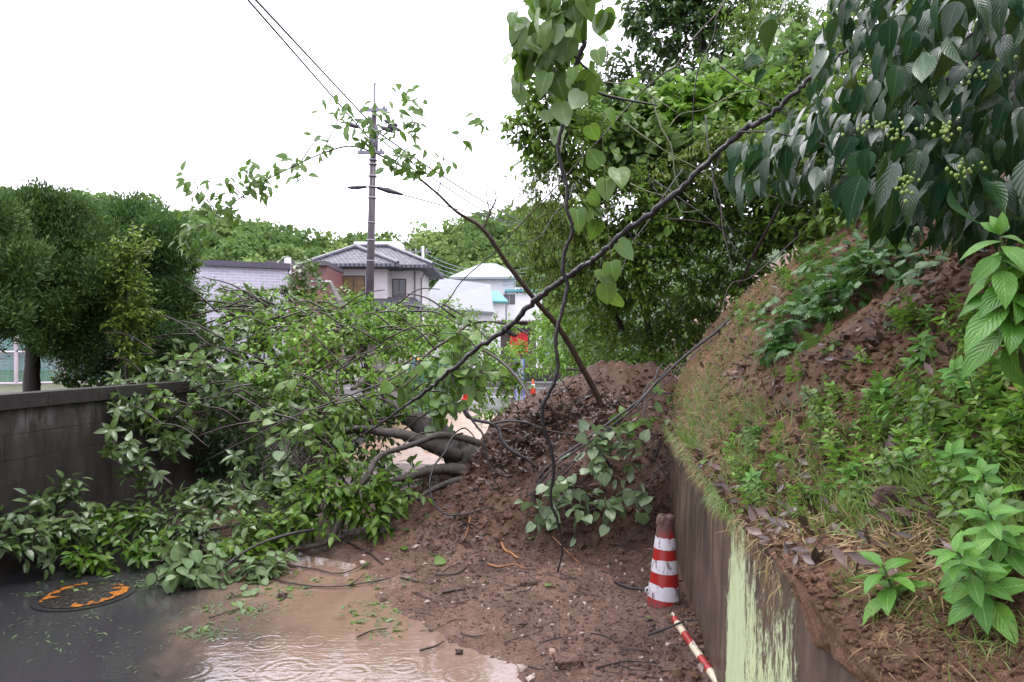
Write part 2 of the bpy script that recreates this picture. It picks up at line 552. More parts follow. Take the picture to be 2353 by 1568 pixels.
def sprays(lv, mb, O, Dr, L, k, size, droop=.3, ang=.9, up=.75, var=None, rs=.35, twig_r=.004):
    """leafy shoots: origins O, directions Dr, length L, k leaves each"""
    n = len(O)
    Dr = nrm(Dr)
    L = np.broadcast_to(L, (n,))
    side = nrm(np.cross(Dr, np.array([0.05, 0.1, 1.0]) + rng.normal(size=(n, 3)) * .4))
    oth = np.cross(side, Dr)
    if mb is not None:
        twigs(mb, O, O + Dr * L[:, None] + np.array([0, 0, -1.0]) * (L * droop * .3)[:, None], twig_r, twig_r * .4)
    for j in range(k):
        t = (j + .6) / k
        P = O + Dr * (L * t)[:, None] + np.array([0, 0, -1.0]) * (L * droop * .3 * t * t)[:, None]
        sg = 1 if j % 2 else -1
        last = (j == k - 1)
        a = Dr * (1.1 if last else .55) + side * (0 if last else sg * ang) + oth * rng.normal(size=(n, 1)) * .35
        a = a + np.array([0, 0, -1.0]) * droop + rng.normal(size=(n, 3)) * .22
        nn = np.array([0, 0, 1.0]) * up + oth * .3 + rng.normal(size=(n, 3)) * rs
        sz = size * (0.7 + .5 * rng.random(n)) * (1.0 if 0 < j < k - 1 else .85)
        lv.add(P, a, nn, sz, .85 + .35 * rng.random(n), None if var is None else np.clip(var + rng.normal(size=n) * .12, 0, 1))


def whorls(lv, mb, O, Dr, k, size, droop=.3, var=None, stem=.12):
    n = len(O)
    Dr = nrm(Dr)
    side = nrm(np.cross(Dr, np.array([0.2, 0.1, 1.0]) + rng.normal(size=(n, 3)) * .4)); oth = np.cross(side, Dr)
    if mb is not None: twigs(mb, O - Dr * stem, O, .004, .0025)
    ph = rng.random(n) * 6.28
    for j in range(k):
        an = ph + j * 6.283 / k * 1.03
        rad = side * np.cos(an)[:, None] + oth * np.sin(an)[:, None]
        a = rad + Dr * (.5 + .3 * rng.random((n, 1))) + np.array([0, 0, -1.0]) * droop + rng.normal(size=(n, 3)) * .15
        nn = Dr + rng.normal(size=(n, 3)) * .25 + np.array([0, 0, .3])
        P = O - Dr * (stem * .4 * rng.random((n, 1)))
        lv.add(P, a, nn, size * (.7 + .5 * rng.random(n)), .9 + .3 * rng.random(n), None if var is None else np.clip(var + rng.normal(size=n) * .12, 0, 1))


def clump(lv, mb, c, rad, size, lai=3.0, k=6, droop=.3, mode='spray', seed=0, spraylen=None, up=.75, var=None, back=-0.45, out=1.0, area=.3):
    """one leafy lump: uneven ellipsoid shell filled with shoots"""
    c = np.asarray(c, float); rad = np.asarray(rad, float)
    A = math.pi * rad[0] * rad[2]
    n = int(max(4, lai * A / (area * size * size) / k))
    d = nrm(rng.normal(size=(n * 2, 3)))
    tocam = nrm(np.array([0, 0, CAMZ]) - c)
    keep = (d @ tocam) > back
    d = d[keep][:n]
    n = len(d)
    lump = 1 + .35 * vnoise(d[:, 0] * 2.2 + d[:, 2] * 1.7 + seed * 5.3, d[:, 1] * 2.2 - d[:, 2] * 1.3 + seed * 2.1, 3) * 2
    r = (1 - .6 * rng.random(n) ** 1.7) * lump
    O = c + d * r[:, None] * rad
    Dr = d * out + rng.normal(size=(n, 3)) * .5 + np.array([0, 0, .25 - droop * .5])
    if var is None: vv = None
    else: vv = np.clip(var + .5 * vnoise(O[:, 0] * 2.5 + 3, O[:, 2] * 2.5 + O[:, 1], 8), 0, 1)
    L = spraylen or size * 2.4
    if mode == 'spray': sprays(lv, mb, O - nrm(Dr) * L * .5, Dr, L * (.7 + .6 * rng.random(n)), k, size, droop, up=up, var=vv)
    elif mode == 'whorl': whorls(lv, mb, O, Dr, k, size, droop, var=vv)
    elif mode == 'fuzz':
        for j in range(k):
            P = O + rng.normal(size=(n, 3)) * size * .9
            a = d * .8 + np.array([0, 0, .75]) + rng.normal(size=(n, 3)) * .45
            lv.add(P, a, d + rng.normal(size=(n, 3)) * .5, size * (.6 + .8 * rng.random(n)), .8 + .5 * rng.random(n), vv)
    return O


def dclump(lv, mb, xd, yd, Y, rx, ry, size, depth=None, **kw):
    s = pxm(Y)
    return clump(lv, mb, D(xd, yd, Y), (rx * s, depth if depth else (rx + ry) * .45 * s, ry * s), size, seed=(xd * .37 + yd * .11), **kw)


# ------------------------------------------------------------------ terrain functions
def xb(Y):            # left edge of the mud apron on the road
    return np.interp(Y, [2.5, 3.4, 3.6, 3.8, 4.09, 4.65, 5.48, 6.2, 7.0, 9.0], [.75, .2, -.02, -.1, -.46, -.88, -1.2, -2.1, -2.6, -3.0])


def wall_x(Y):
    return .555 + .143 * Y


def mud_z(X, Y):
    X = np.asarray(X, float); Y = np.asarray(Y, float)
    e = X - xb(Y) + .22 * fbm(X * 2.2, Y * 2.2, 4, 3) + .10 * fbm(X * 9, Y * 9, 14, 4)
    ap = -.03 + .055 * sstep(-.25, .25, e) + .055 * sstep(.1, 1.3, e) + .05 * sstep(.35, 0, wall_x(Y) - X)
    ap = ap + .020 * fbm(X * 5, Y * 5, 9, 3) * sstep(-.1, .4, e)
    h = np.interp(X, [-1.9, -1.25, -.8, -.39, -.21, .33, .875, 1.2, 1.46, 1.64, 2.2], [0, .14, .32, .64, .9, 1.22, 1.5, 1.5, 1.45, 1.32, 1.3])
    t = (Y - 5.78 - .25 * vnoise(X * 1.3, 0.5 + 0 * X, 21) - .12 * sstep(.3, -1.2, X)) / 1.4
    f = np.interp(t, [0, .06, .16, .28, .5, .8, 1], [0, .1, .34, .45, .66, .9, 1.0]) * (1 - sstep(7.5, 9.8, Y))
    m = h * f
    rough = sstep(.03, .3, m)
    m = m + rough * (.16 * fbm(X * 2.6, Y * 2.6, 2, 5) + .06 * fbm(X * 13, Y * 13, 6, 3))
    z = np.maximum(ap, 0 * ap - .03) + np.maximum(m, 0)
    return z + .010 * fbm(X * 22, Y * 22, 7, 3) * sstep(0, .5, e)


def bank_off(Y):
    return .75 * sstep(7.0, 7.9, Y)


BD = [0, .2, .5, 1.0, 1.7, 3.0, 6, 12, 20]


def bank_z(d, Y):
    d = np.asarray(d, float); Y = np.asarray(Y, float)
    near = np.interp(d, BD, [0, .16, .45, .88, 1.42, 2.3, 4.6, 8.5, 11])
    far = np.interp(d - bank_off(Y), [-1, 0] + BD[1:], [-.6, 0, .42, .86, 1.34, 1.74, 2.5, 4.6, 8.5, 11])
    k = sstep(2.5, 6.6, Y)
    z = 1.13 + near * (1 - k) + far * k
    z = z + sstep(0, .25, d) * (.16 * fbm(d * 1.6, Y * 1.6, 31, 4) + .07 * fbm(d * 6, Y * 6, 33, 4)) + .026 * fbm(d * 22, Y * 22, 35, 3)
    return z


def bank_pt(d, Y):
    """point of the bank surface, d metres behind the retaining wall"""
    d = np.asarray(d, float); Y = np.asarray(Y, float)
    return np.stack([wall_x(Y) + d, Y + 0 * d, bank_z(d, Y)], -1)


def ground_z(X, Y):
    """highest solid surface under a point, used to rest leaves and twigs"""
    X = np.asarray(X, float); Y = np.asarray(Y, float)
    d = X - wall_x(Y)
    z = np.where((Y < 10) & (X > -2.2) & (d < .1), mud_z(X, Y), 0.0)
    z = np.maximum(z, .012)
    return np.where(d > -.03, np.maximum(z, bank_z(np.maximum(d, 0), Y)), z)


def ray_ground(xd, yd, Y0=2.0, Y1=16.0):
    """first point of the terrain along a sight line"""
    ys = np.linspace(Y0, Y1, 900)
    p = np.array([D(xd, yd, 1.0)])[0]
    X = p[0] * ys; Z = CAMZ + (p[2] - CAMZ) * ys
    g = ground_z(X, ys)
    i = int(np.argmax(Z <= g)) if np.any(Z <= g) else len(ys) - 1
    return np.array([X[i], ys[i], g[i]])


def grid_faces(a, b):
    i = np.arange(a - 1)[:, None] * b; j = np.arange(b - 1)[None]
    return np.stack([i + j, i + j + 1, i + b + j + 1, i + b + j], -1).reshape(-1, 4)


# ------------------------------------------------------------------ ground, road, water
gm = simple("ground_mat", (.06, .075, .03), .9, .4, 1.5, bmp=.4)
xs = np.concatenate([np.linspace(-900, -40, 20), np.linspace(-30, 60, 40), np.linspace(80, 900, 18)])
ys = np.concatenate([np.linspace(-30, 90, 50), np.linspace(110, 1500, 30)])
gx, gy = np.meshgrid(xs, ys)
gz = -.05 + 0 * gx
o = mesh_obj("ground", np.stack([gx, gy, gz], -1).reshape(-1, 3), [grid_faces(len(ys), len(xs))], gm, smooth=True)
tag(o, kind="structure")


def wet_asphalt(name, col, r0, r1, sc=1.0):
    m, t, b, o = new_mat(name)
    v = coords(t)
    n1 = tex_noise(t, v, .8 * sc, 4); n2 = tex_noise(t, v, 160, 3, .7)
    c = np.array(col)
    cc = ramp(t, n1, [(.3, c * .75), (.7, c * 1.3)])
    cc = mixc(t, ramp(t, n2, [(.55, 0.), (.75, .6)]), cc, c * 3)
    t.links.new(cc, b.inputs["Base Color"])
    t.links.new(ramp(t, n1, [(.35, r0), (.65, r1)]), b.inputs["Roughness"])
    bump(t, b, n2, .25, .004)
    return m


mb = MB()
v = [(-4.6, 1.0, .0), (1.9, 1.0, 0), (4.4, 19, 0), (-2.6, 19, 0)]
mb.add(np.array(v, float), [np.array([[0, 1, 2, 3]])])
o = mb.build("road", wet_asphalt("asphalt_wet", (.040, .039, .043), .1, .35)); tag(o, kind="structure")
mb = MB()
mb.add(np.array([(-9, 19, -.004), (30, 19, -.004), (34, 46, -.004), (-20, 46, -.004)], float), [np.array([[0, 1, 2, 3]])])
o = mb.build("road", wet_asphalt("asphalt_flooded", (.06, .058, .06), .06, .22, .35)); tag(o, kind="structure")

# muddy water over the road
mw, t, b, out = new_mat("muddy_water")
g = N(t, "ShaderNodeNewGeometry")
sp = N(t, "ShaderNodeSeparateXYZ"); t.links.new(g.outputs["Position"], sp.inputs[0])
v = coords(t)
n1 = tex_noise(t, v, .9, 4, .6, .8)
n2 = tex_noise(t, coords(t, (1, .5, 1), (0, 0, .3)), 3.5, 5, .6, 1.0)
# turbidity grows towards the slide
e = math_n(t, 'ADD', sp.outputs[0], math_n(t, 'MULTIPLY', math_n(t, 'SUBTRACT', sp.outputs[1], 4.3), .55))
e = math_n(t, 'ADD', e, math_n(t, 'MULTIPLY', math_n(t, 'SUBTRACT', n1, .5), 1.3))
e = math_n(t, 'ADD', e, math_n(t, 'MULTIPLY', math_n(t, 'SUBTRACT', n2, .5), .5))
turb = N(t, "ShaderNodeMapRange"); turb.interpolation_type = 'SMOOTHSTEP'
turb.inputs[1].default_value = -2.35; turb.inputs[2].default_value = -1.15
t.links.new(e, turb.inputs[0])
spk = tex_noise(t, v, 190, 2, .7)
dark = mixc(t, ramp(t, spk, [(.62, 0.), (.72, .8)]), (.026, .025, .028), (.10, .095, .09))
brown = ramp(t, n2, [(.3, (.135, .086, .062)), (.6, (.17, .112, .082)), (.8, (.20, .138, .105))])
t.links.new(mixc(t, turb.outputs[0], dark, brown), b.inputs["Base Color"])
b.inputs["IOR"].default_value = 1.6
b.inputs["Roughness"].default_value = .035
b.inputs["Specular IOR Level"].default_value = .62
# ripples: rain rings and a light breeze
hsum = math_n(t, 'MULTIPLY', tex_noise(t, coords(t, (1, 2.2, 1)), 9, 3, .6), .35)
drops = [(655, 1545, .17, 150), (612, 1478, .14, 170), (720, 1478, .1, 190), (505, 1478, .09, 170), (930, 1535, .1, 160), (800, 1555, .16, 130),
         (1060, 1555, .13, 170), (440, 1545, .12, 150), (560, 1550, .07, 200), (860, 1500, .06, 220), (300, 1500, .07, 200), (160, 1450, .06, 190),
         (700, 1400, .05, 200), (900, 1440, .05, 220), (500, 1590, .2, 120), (760, 1600, .2, 120), (980, 1590, .16, 130), (560, 1440, .05, 210)]
for xd, yd, rad, fr in drops:
    c = D(xd, yd, 1.0); Yq = CAMZ / (CAMZ - c[2]); cx, cy = c[0] * Yq, Yq
    dx = math_n(t, 'SUBTRACT', sp.outputs[0], float(cx)); dy = math_n(t, 'SUBTRACT', sp.outputs[1], float(cy))
    r2 = math_n(t, 'SQRT', math_n(t, 'ADD', math_n(t, 'MULTIPLY', dx, dx), math_n(t, 'MULTIPLY', dy, dy)))
    env = math_n(t, 'SUBTRACT', 1.0, math_n(t, 'DIVIDE', math_n(t, 'ABSOLUTE', math_n(t, 'SUBTRACT', r2, rad * .7)), rad * .4), clamp=True)
    hsum = math_n(t, 'ADD', hsum, math_n(t, 'MULTIPLY', math_n(t, 'MULTIPLY', math_n(t, 'SINE', math_n(t, 'MULTIPLY', r2, float(fr) * .8)), env), .06))
bump(t, b, hsum, .55, .012)
mb = MB()
gx, gy = np.meshgrid(np.linspace(-4.6, .8, 30), np.linspace(1.2, 9.5, 40))
mb.add(np.stack([gx, gy, .006 + 0 * gx], -1).reshape(-1, 3), [grid_faces(40, 30)])
o = mb.build("puddle", mw, smooth=True); tag(o, kind="structure")
# muddy sheet on the road behind the slide
mb = MB()
a = np.linspace(0, 2 * math.pi, 60, endpoint=False)
rr = 1 + .25 * np.array([math.sin(3 * q + 1) * .5 + math.sin(5 * q) * .4 for q in a])
mb.add(np.concatenate([[[-.9, 14.5, .006]], np.stack([-.9 + 2.6 * rr * np.cos(a), 14.5 + 5.2 * rr * np.sin(a), .006 + 0 * a], 1)]),
       [np.array([[0, i + 1, (i + 1) % 60 + 1] for i in range(60)])])
mw2 = simple("thin_mud", (.28, .18, .12), .25, .3, 2.0, bmp=.15)
o = mb.build("puddle", mw2); tag(o, kind="structure")

# ------------------------------------------------------------------ the slide
X1 = np.linspace(0, 1, 230); Y1 = np.concatenate([np.linspace(2.3, 7.6, 330), np.linspace(7.65, 10.2, 50)])
sx, sy = np.meshgrid(X1, Y1)
L0 = xb(sy) - .55
gx = L0 + (wall_x(sy) + np.where(sy > 6.0, .35 * sstep(6.0, 6.6, sy), 0) + .03 - L0) * sx
gz = mud_z(gx, sy)
fade = sstep(0, .04, sx)
gz = gz * fade + -.04 * (1 - fade)
o = mesh_obj("mud_slide", np.stack([gx, sy, gz], -1).reshape(-1, 3), [grid_faces(len(Y1), len(X1))], M["mud"], smooth=True)
tag(o, kind="structure")

dd = np.concatenate([np.linspace(0.01, 2.4, 120), np.linspace(2.5, 18, 46)])
yy = np.concatenate([np.linspace(-24, .5, 40), np.linspace(.6, 2.6, 160), np.linspace(2.62, 8.4, 260), np.linspace(8.5, 30, 60)])  # rows behind the viewpoint: unseen bank added to block light
gd, gy = np.meshgrid(dd, yy)
gz = bank_z(gd, gy)
gX = wall_x(gy) + gd
# soil hanging over the wall top
dr = .02 + .06 * np.clip(.2 + fbm(yy * 2.3, 0 * yy, 41, 4) * 1.4, 0, 1.3) + .03 * np.exp(-((yy - 1.72) / .12) ** 2) + .03 * np.abs(vnoise(yy * 14, 0 * yy, 42))
jl = .02 * fbm(yy * 9, 0 * yy, 45, 3)
rows = []
for k in range(9):          # hanging soil: ragged rows from its lower edge up to the bank
    f = k / 8
    zz = 1.12 - dr * (1 - f) + .02 * fbm(yy * 9, k * 1.7 + 0 * yy, 46, 4) * math.sin(math.pi * min(1, f + .15))
    xx = wall_x(yy) - .016 - .014 * math.sin(math.pi * (.25 + .6 * f)) - .022 * np.clip(fbm(yy * 7, k * .8 + 0 * yy, 47, 5) + .35, 0, 1) - .4 * jl
    rows.append(np.stack([xx, yy + .01 * fbm(yy * 14, k * 1.1 + 0 * yy, 48), zz], -1))
G = np.concatenate([np.stack(rows, 1), np.stack([gX, gy, gz], -1)], 1)
o = mesh_obj("bank_slope", G.reshape(-1, 3), [grid_faces(len(yy), len(dd) + 9)], M["soil"], smooth=True)
tag(o, kind="structure")

# ------------------------------------------------------------------ retaining wall (right)
mr, t, b, out = new_mat("muddy_concrete")
g = N(t, "ShaderNodeNewGeometry")
sp = N(t, "ShaderNodeSeparateXYZ"); t.links.new(g.outputs["Position"], sp.inputs[0])
streak = tex_noise(t, coords(t, (1, 1, .09)), 14, 6, .65, .3)
fine = tex_noise(t, coords(t, (1, 1, .25)), 60, 6, .75, .4)
blot = tex_noise(t, coords(t), 3, 4)
col = ramp(t, streak, [(.28, (.034, .024, .017)), (.5, (.082, .056, .038)), (.66, (.12, .083, .057)), (.8, (.16, .12, .085))])
col = mixc(t, ramp(t, fine, [(.62, 0.), (.78, .55)]), col, (.13, .105, .08))
col = mixc(t, ramp(t, blot, [(.35, .6), (.6, 0.)]), col, (.018, .014, .012))
# flaking pale green paint: a strip that thins out towards the camera
Yp, Zp = sp.outputs[1], sp.outputs[2]
dens = ramp(t, math_n(t, 'DIVIDE', Yp, 4.0), [(.28, .18), (.38, .27), (.46, .31), (.49, .39), (.54, .425), (.60, .39), (.66, .42), (.70, .465), (.765, .485), (.785, .34), (.82, .27), (.88, .0)])
low = N(t, "ShaderNodeMapRange"); low.inputs[1].default_value = 1.05; low.inputs[2].default_value = .55
low.inputs[3].default_value = -.06; low.inputs[4].default_value = .05
t.links.new(Zp, low.inputs[0])
dens = math_n(t, 'ADD', dens, math_n(t, 'MULTIPLY', low.outputs[0], math_n(t, 'MULTIPLY', dens, 3.0, clamp=True)))
pn = math_n(t, 'ADD', math_n(t, 'MULTIPLY', tex_noise(t, coords(t, (1, 1, .33)), 34, 10, .85, 1.0), .75), math_n(t, 'MULTIPLY', tex_noise(t, coords(t, (1, 1, .3)), 9, 4), .25))
pm = math_n(t, 'GREATER_THAN', math_n(t, 'ADD', dens, pn), .93)
pcol = ramp(t, fine, [(.3, (.33, .41, .21)), (.7, (.47, .54, .33))])
t.links.new(mixc(t, pm, col, pcol), b.inputs["Base Color"])
t.links.new(ramp(t, streak, [(.3, .3), (.7, .6)]), b.inputs["Roughness"])
p = bump(t, None, fine, .4, .01)
bump(t, b, math_n(t, 'ADD', pm, math_n(t, 'MULTIPLY', streak, .6)), .5, .006, p)
rw = thing("retaining_wall", "muddy brown concrete retaining wall with flaking pale green paint", "wall", (wall_x(4), 4, 0))
mb = MB()
ny, nz = 120, 24
wy = np.concatenate([[-24, -10], np.linspace(-2, 8.2, ny - 2)]); wz = np.linspace(-.1, 1.11, nz)
WY, WZ = np.meshgrid(wy, wz, indexing='ij')
bat = .035 * (1.11 - WZ) / 1.2
WX = wall_x(WY) - .012 * 0 - bat + .006 * fbm(WY * 3, WZ * 3, 51)
front = np.stack([WX, WY, WZ], -1)
nb = ny * nz
back = front + np.array([.28, 0, 0])
vs = np.concatenate([front.reshape(-1, 3), back.reshape(-1, 3)])
fq = grid_faces(ny, nz)
top = np.array([[i * nz + nz - 1, (i + 1) * nz + nz - 1, nb + (i + 1) * nz + nz - 1, nb + i * nz + nz - 1] for i in range(ny - 1)])
ends = np.array([[j, j + 1, nb + j + 1, nb + j] for j in range(nz - 1)])
mb.add(vs, [fq, fq[:, ::-1] + nb, top, ends])
mb.build("concrete_face", mr, rw)
# rain water spouts (weep holes) as small pale pipe ends
for xd, yd in ((1702, 1316), (1818, 1508)):
    for yv in (0,):
        c = D(xd, yd, 1.0)
        Yw = .555 / (c[0] - .143)
        q = D(xd, yd, Yw)
        mb = MB(); mb.tube([q + np.array([-.006, 0, 0]), q + np.array([.06, 0, .004])], .008, 10)
        mb.build("weep_pipe", simple("pale_pipe", (.5, .5, .52), .4), rw)

# ------------------------------------------------------------------ block wall (left)
def lw_x(Y): return -3.94 + .10 * (Y - 5.25)


mblk, t, b, out = new_mat("block_wall_mat")
v = coords(t)
n1 = tex_noise(t, coords(t, (1, 1, .25)), 5, 5, .65, .4); n2 = tex_noise(t, v, 70, 5, .7)
col = ramp(t, n1, [(.3, (.010, .008, .007)), (.5, (.022, .0185, .016)), (.68, (.040, .034, .030))])
g = N(t, "ShaderNodeNewGeometry"); sp = N(t, "ShaderNodeSeparateXYZ"); t.links.new(g.outputs["Position"], sp.inputs[0])
eff = math_n(t, 'MULTIPLY', ramp(t, tex_noise(t, coords(t, (1, 1, .3)), 9, 4), [(.45, 0.), (.7, .9)]), ramp(t, sp.outputs[2], [(0, 0.), (1.0, 0.0)]))
ban = N(t, "ShaderNodeMapRange"); ban.inputs[1].default_value = .98; ban.inputs[2].default_value = 1.18; t.links.new(sp.outputs[2], ban.inputs[0])
col = mixc(t, math_n(t, 'MULTIPLY', ban.outputs[0], ramp(t, tex_noise(t, coords(t, (1, 1, .35)), 8, 5), [(.45, 0.), (.68, .75)])), col, (.11, .107, .108))
t.links.new(col, b.inputs["Base Color"]); b.inputs["Roughness"].default_value = .55
bump(t, b, n2, .35, .008)
bw = thing("block_wall", "stained grey concrete block wall with dark coping left of the road", "wall", (lw_x(6), 6, 0))
mb = MB()
wy0, wy1 = 1.5, 10.5
ang = math.atan(-.10)
for r in range(7):
    z0 = -.10 + r * .2 + .0
    off = 0.2 if r % 2 else 0
    yk = wy0 - off
    while yk < wy1:
        y0, y1 = yk + .002, yk + .398
        x = lw_x((y0 + y1) / 2)
        jig = rng.normal() * .0015
        mb.box((x - .12 + jig, y0, z0 + .002), (x + jig, y1, z0 + .198), rot=ang)
        yk += .4
mb.build("block_courses", mblk, bw)
mb = MB()
x = lw_x(6); mb.box((x - .11, wy0, -.1), (x - .004, wy1, 1.295), rot=ang, piv=(x, 6, 0))
mb.build("mortar", simple("mortar_dark", (.035, .031, .03), .8), bw)
mb = MB()
for k in range(15):
    y0 = wy0 + k * .6
    x = lw_x(y0 + .3)
    mb.box((x - .15, y0 + .002, 1.303), (x + .03, y0 + .598, 1.42), rot=ang)
mb.build("coping", simple("coping_dark", (.022, .019, .019), .5, .4, 12, bmp=.4), bw)
# raised garden behind the block wall
gx, gy = np.meshgrid(np.linspace(-1, 0, 40), np.linspace(1.5, 22, 60))
X = lw_x(gy) - .13 + gx * 20
Z = 1.18 + .05 * fbm(X, gy, 3) + 0 * X
o = mesh_obj("garden_ground", np.stack([X, gy, Z], -1).reshape(-1, 3), [grid_faces(60, 40)], simple("garden_soil", (.05, .055, .025), .9, .5, 4, bmp=.5), smooth=True)
tag(o, kind="structure")

# ------------------------------------------------------------------ manhole cover
mc = thing("manhole_cover", "round iron manhole cover with worn orange ring in the wet asphalt", "manhole cover", D(195, 1371, 4.9) * np.array([1, 1, 0]) + np.array([0, 0, .006]))
cx, cy = mc.location[0], mc.location[1]
mm, t, b, out = new_mat("iron_wet")
v = coords(t)
vo = N(t, "ShaderNodeTexVoronoi"); vo.inputs["Scale"].default_value = 34; t.links.new(v, vo.inputs["Vector"])
t.links.new(ramp(t, vo.outputs["Distance"], [(.2, (.035, .025, .022)), (.5, (.016, .013, .013))]), b.inputs["Base Color"])
b.inputs["Roughness"].default_value = .3; b.inputs["Metallic"].default_value = .3
bump(t, b, vo.outputs["Distance"], .6, .01)


def disc(mb, r0, r1, z, a0=0, a1=2 * math.pi, n=72, wob=0.0, sd=0):
    a = np.linspace(a0, a1, n)
    ri = r0 + wob * np.array([vnoise(q * 6, 1.0, sd) for q in a]); ro = r1 + .3 * wob * np.array([vnoise(q * 6, 5.0, sd) for q in a])
    vi = np.stack([cx + ri * np.cos(a), cy + ri * np.sin(a), z + 0 * a], 1)
    vo_ = np.stack([cx + ro * np.cos(a), cy + ro * np.sin(a), z + 0 * a], 1)
    k = np.arange(n - 1)
    mb.add(np.concatenate([vi, vo_]), [np.stack([k, k + n, k + n + 1, k + 1], 1)])


mb = MB(); disc(mb, .0, .275, .0125); mb.build("cover_plate", mm, mc)
mb = MB(); disc(mb, .29, .325, .0125); disc(mb, .275, .29, .009); mb.build("frame_ring", simple("iron_frame", (.03, .028, .03), .25, .3, 30, .3), mc)
mo, t, b, out = new_mat("orange_paint")
v = coords(t)
vo = N(t, "ShaderNodeTexVoronoi"); vo.inputs["Scale"].default_value = 30; t.links.new(v, vo.inputs["Vector"])
mk = math_n(t, 'MAXIMUM', math_n(t, 'LESS_THAN', vo.outputs["Distance"], .22), math_n(t, 'GREATER_THAN', tex_noise(t, v, 22, 6, .75), .56))
t.links.new(mixc(t, mk, (.30, .10, .012), (.025, .018, .015)), b.inputs["Base Color"]); b.inputs["Roughness"].default_value = .3
for k, (a0, a1) in enumerate(((R(-78), R(62)), (R(118), R(218)))):
    mb = MB(); disc(mb, .205, .266, .0155, a0, a1, 90, .11, k + 3)
    mb.build("painted_ring", mo, mc)

# ------------------------------------------------------------------ traffic cone
cb = D(1525, 1393, 4.5)
tc = thing("traffic_cone", "muddy red and white banded traffic cone against the retaining wall", "traffic cone", cb)
mcone, t, b, out = new_mat("cone_red")
v = coords(t)
nz = tex_noise(t, coords(t, (1, 1, .4)), 16, 5, .65)
g = N(t, "ShaderNodeNewGeometry"); sp = N(t, "ShaderNodeSeparateXYZ"); t.links.new(g.outputs["Position"], sp.inputs[0])
hz = N(t, "ShaderNodeMapRange"); hz.inputs[1].default_value = cb[2] + .40; hz.inputs[2].default_value = cb[2] + .56; hz.inputs[4].default_value = .55
t.links.new(sp.outputs[2], hz.inputs[0])
lz = N(t, "ShaderNodeMapRange"); lz.inputs[1].default_value = cb[2] + .10; lz.inputs[2].default_value = cb[2] + .0; lz.inputs[4].default_value = .3
t.links.new(sp.outputs[2], lz.inputs[0])
f = math_n(t, 'ADD', math_n(t, 'ADD', nz, hz.outputs[0]), lz.outputs[0])
t.links.new(mixc(t, ramp(t, f, [(.62, 0.), (.85, .95)]), (.26, .013, .011), (.07, .04, .03)), b.inputs["Base Color"])
t.links.new(ramp(t, f, [(.5, .3), (.8, .7)]), b.inputs["Roughness"])
bump(t, b, nz, .2, .01)
mband, t, b, out = new_mat("cone_white")
nz = tex_noise(t, coords(t, (1, 1, .3)), 40, 6, .7); nl = tex_noise(t, coords(t), 9, 2)
t.links.new(mixc(t, ramp(t, math_n(t, 'ADD', nz, math_n(t, 'MULTIPLY', nl, .4)), [(.74, 0.), (.84, .9)]), (.50, .49, .51), (.10, .055, .045)), b.inputs["Base Color"])
b.inputs["Roughness"].default_value = .35
H = .60
axis = np.array([.012 / .58, .0, 1.0])


def cone_r(f): return .112 + (.047 - .112) * f


def cone_rings(mb, f0, f1, extra, n=10, seg=40, tilt=0.0, ragged=0.0, cap=False):
    fs = np.linspace(f0, f1, n)
    a = np.arange(seg) / seg * 2 * math.pi
    rows = []
    for i, q in enumerate(fs):
        qq = q + tilt * np.cos(a)
        if ragged and i == n - 1: qq = qq - ragged * np.maximum(0, vnoise(a * 3.0, 1 + f0 * 9 + 0 * a, 5)) * 1.5
        r = cone_r(qq) + extra
        c = cb + np.array([0, 0, 0])
        rows.append(np.stack([c[0] + axis[0] * qq * H + r * np.cos(a), c[1] + r * np.sin(a), c[2] + qq * H], 1))
    i = np.arange(n - 1)[:, None] * seg; j = np.arange(seg)[None]; k = (j + 1) % seg
    fl = [np.stack([i + j, i + k, i + seg + k, i + seg + j], -1).reshape(-1, 4)]
    if cap: fl.append(np.arange(seg) + (n - 1) * seg)
    mb.add(np.concatenate(rows), fl)


mb = MB(); cone_rings(mb, -.12, .955, 0, 30, cap=True); mb.build("cone_body", mcone, tc, True)
for f0, f1, tl, rg in ((.64, .768, -.006, .06), (.385, .53, -.008, .03), (.105, .258, -.016, .06)):
    mb = MB(); cone_rings(mb, f0, f1, .0022, 8, tilt=tl, ragged=rg); mb.build("reflective_band", mband, tc, True)
mb = MB()
a = np.arange(24) / 24 * 2 * math.pi
prev = []
for q, r in ((.90, .055), (.95, .058), (.985, .052), (1.0, .03), (.99, .0)):
    rr = r * (1 + .16 * vnoise(a * 2, q * 9 + 0 * a, 8) * 2)
    prev.append(np.stack([cb[0] + axis[0] * q * H + rr * np.cos(a), cb[1] + rr * np.sin(a), cb[2] + q * H + .02 * vnoise(a * 3, q * 4 + 0 * a, 3)], 1))
i = np.arange(4)[:, None] * 24; j = np.arange(24)[None]; k = (j + 1) % 24
mb.add(np.concatenate(prev), [np.stack([i + j, i + k, i + 24 + k, i + 24 + j], -1).reshape(-1, 4)])
mb.build("mud_cap", M["clod"], tc, True)
mb = MB()       # loop tab on the lowest band
q = np.array([cb[0] - .104, cb[1] - .03, cb[2] + .105])
mb.tube([q + np.array([0, 0, .03]), q + np.array([-.02, 0, .02]), q + np.array([-.024, 0, 0]), q + np.array([0, 0, -.012])], .006, 8)
mb.build("loop_tab", mband, tc, True)

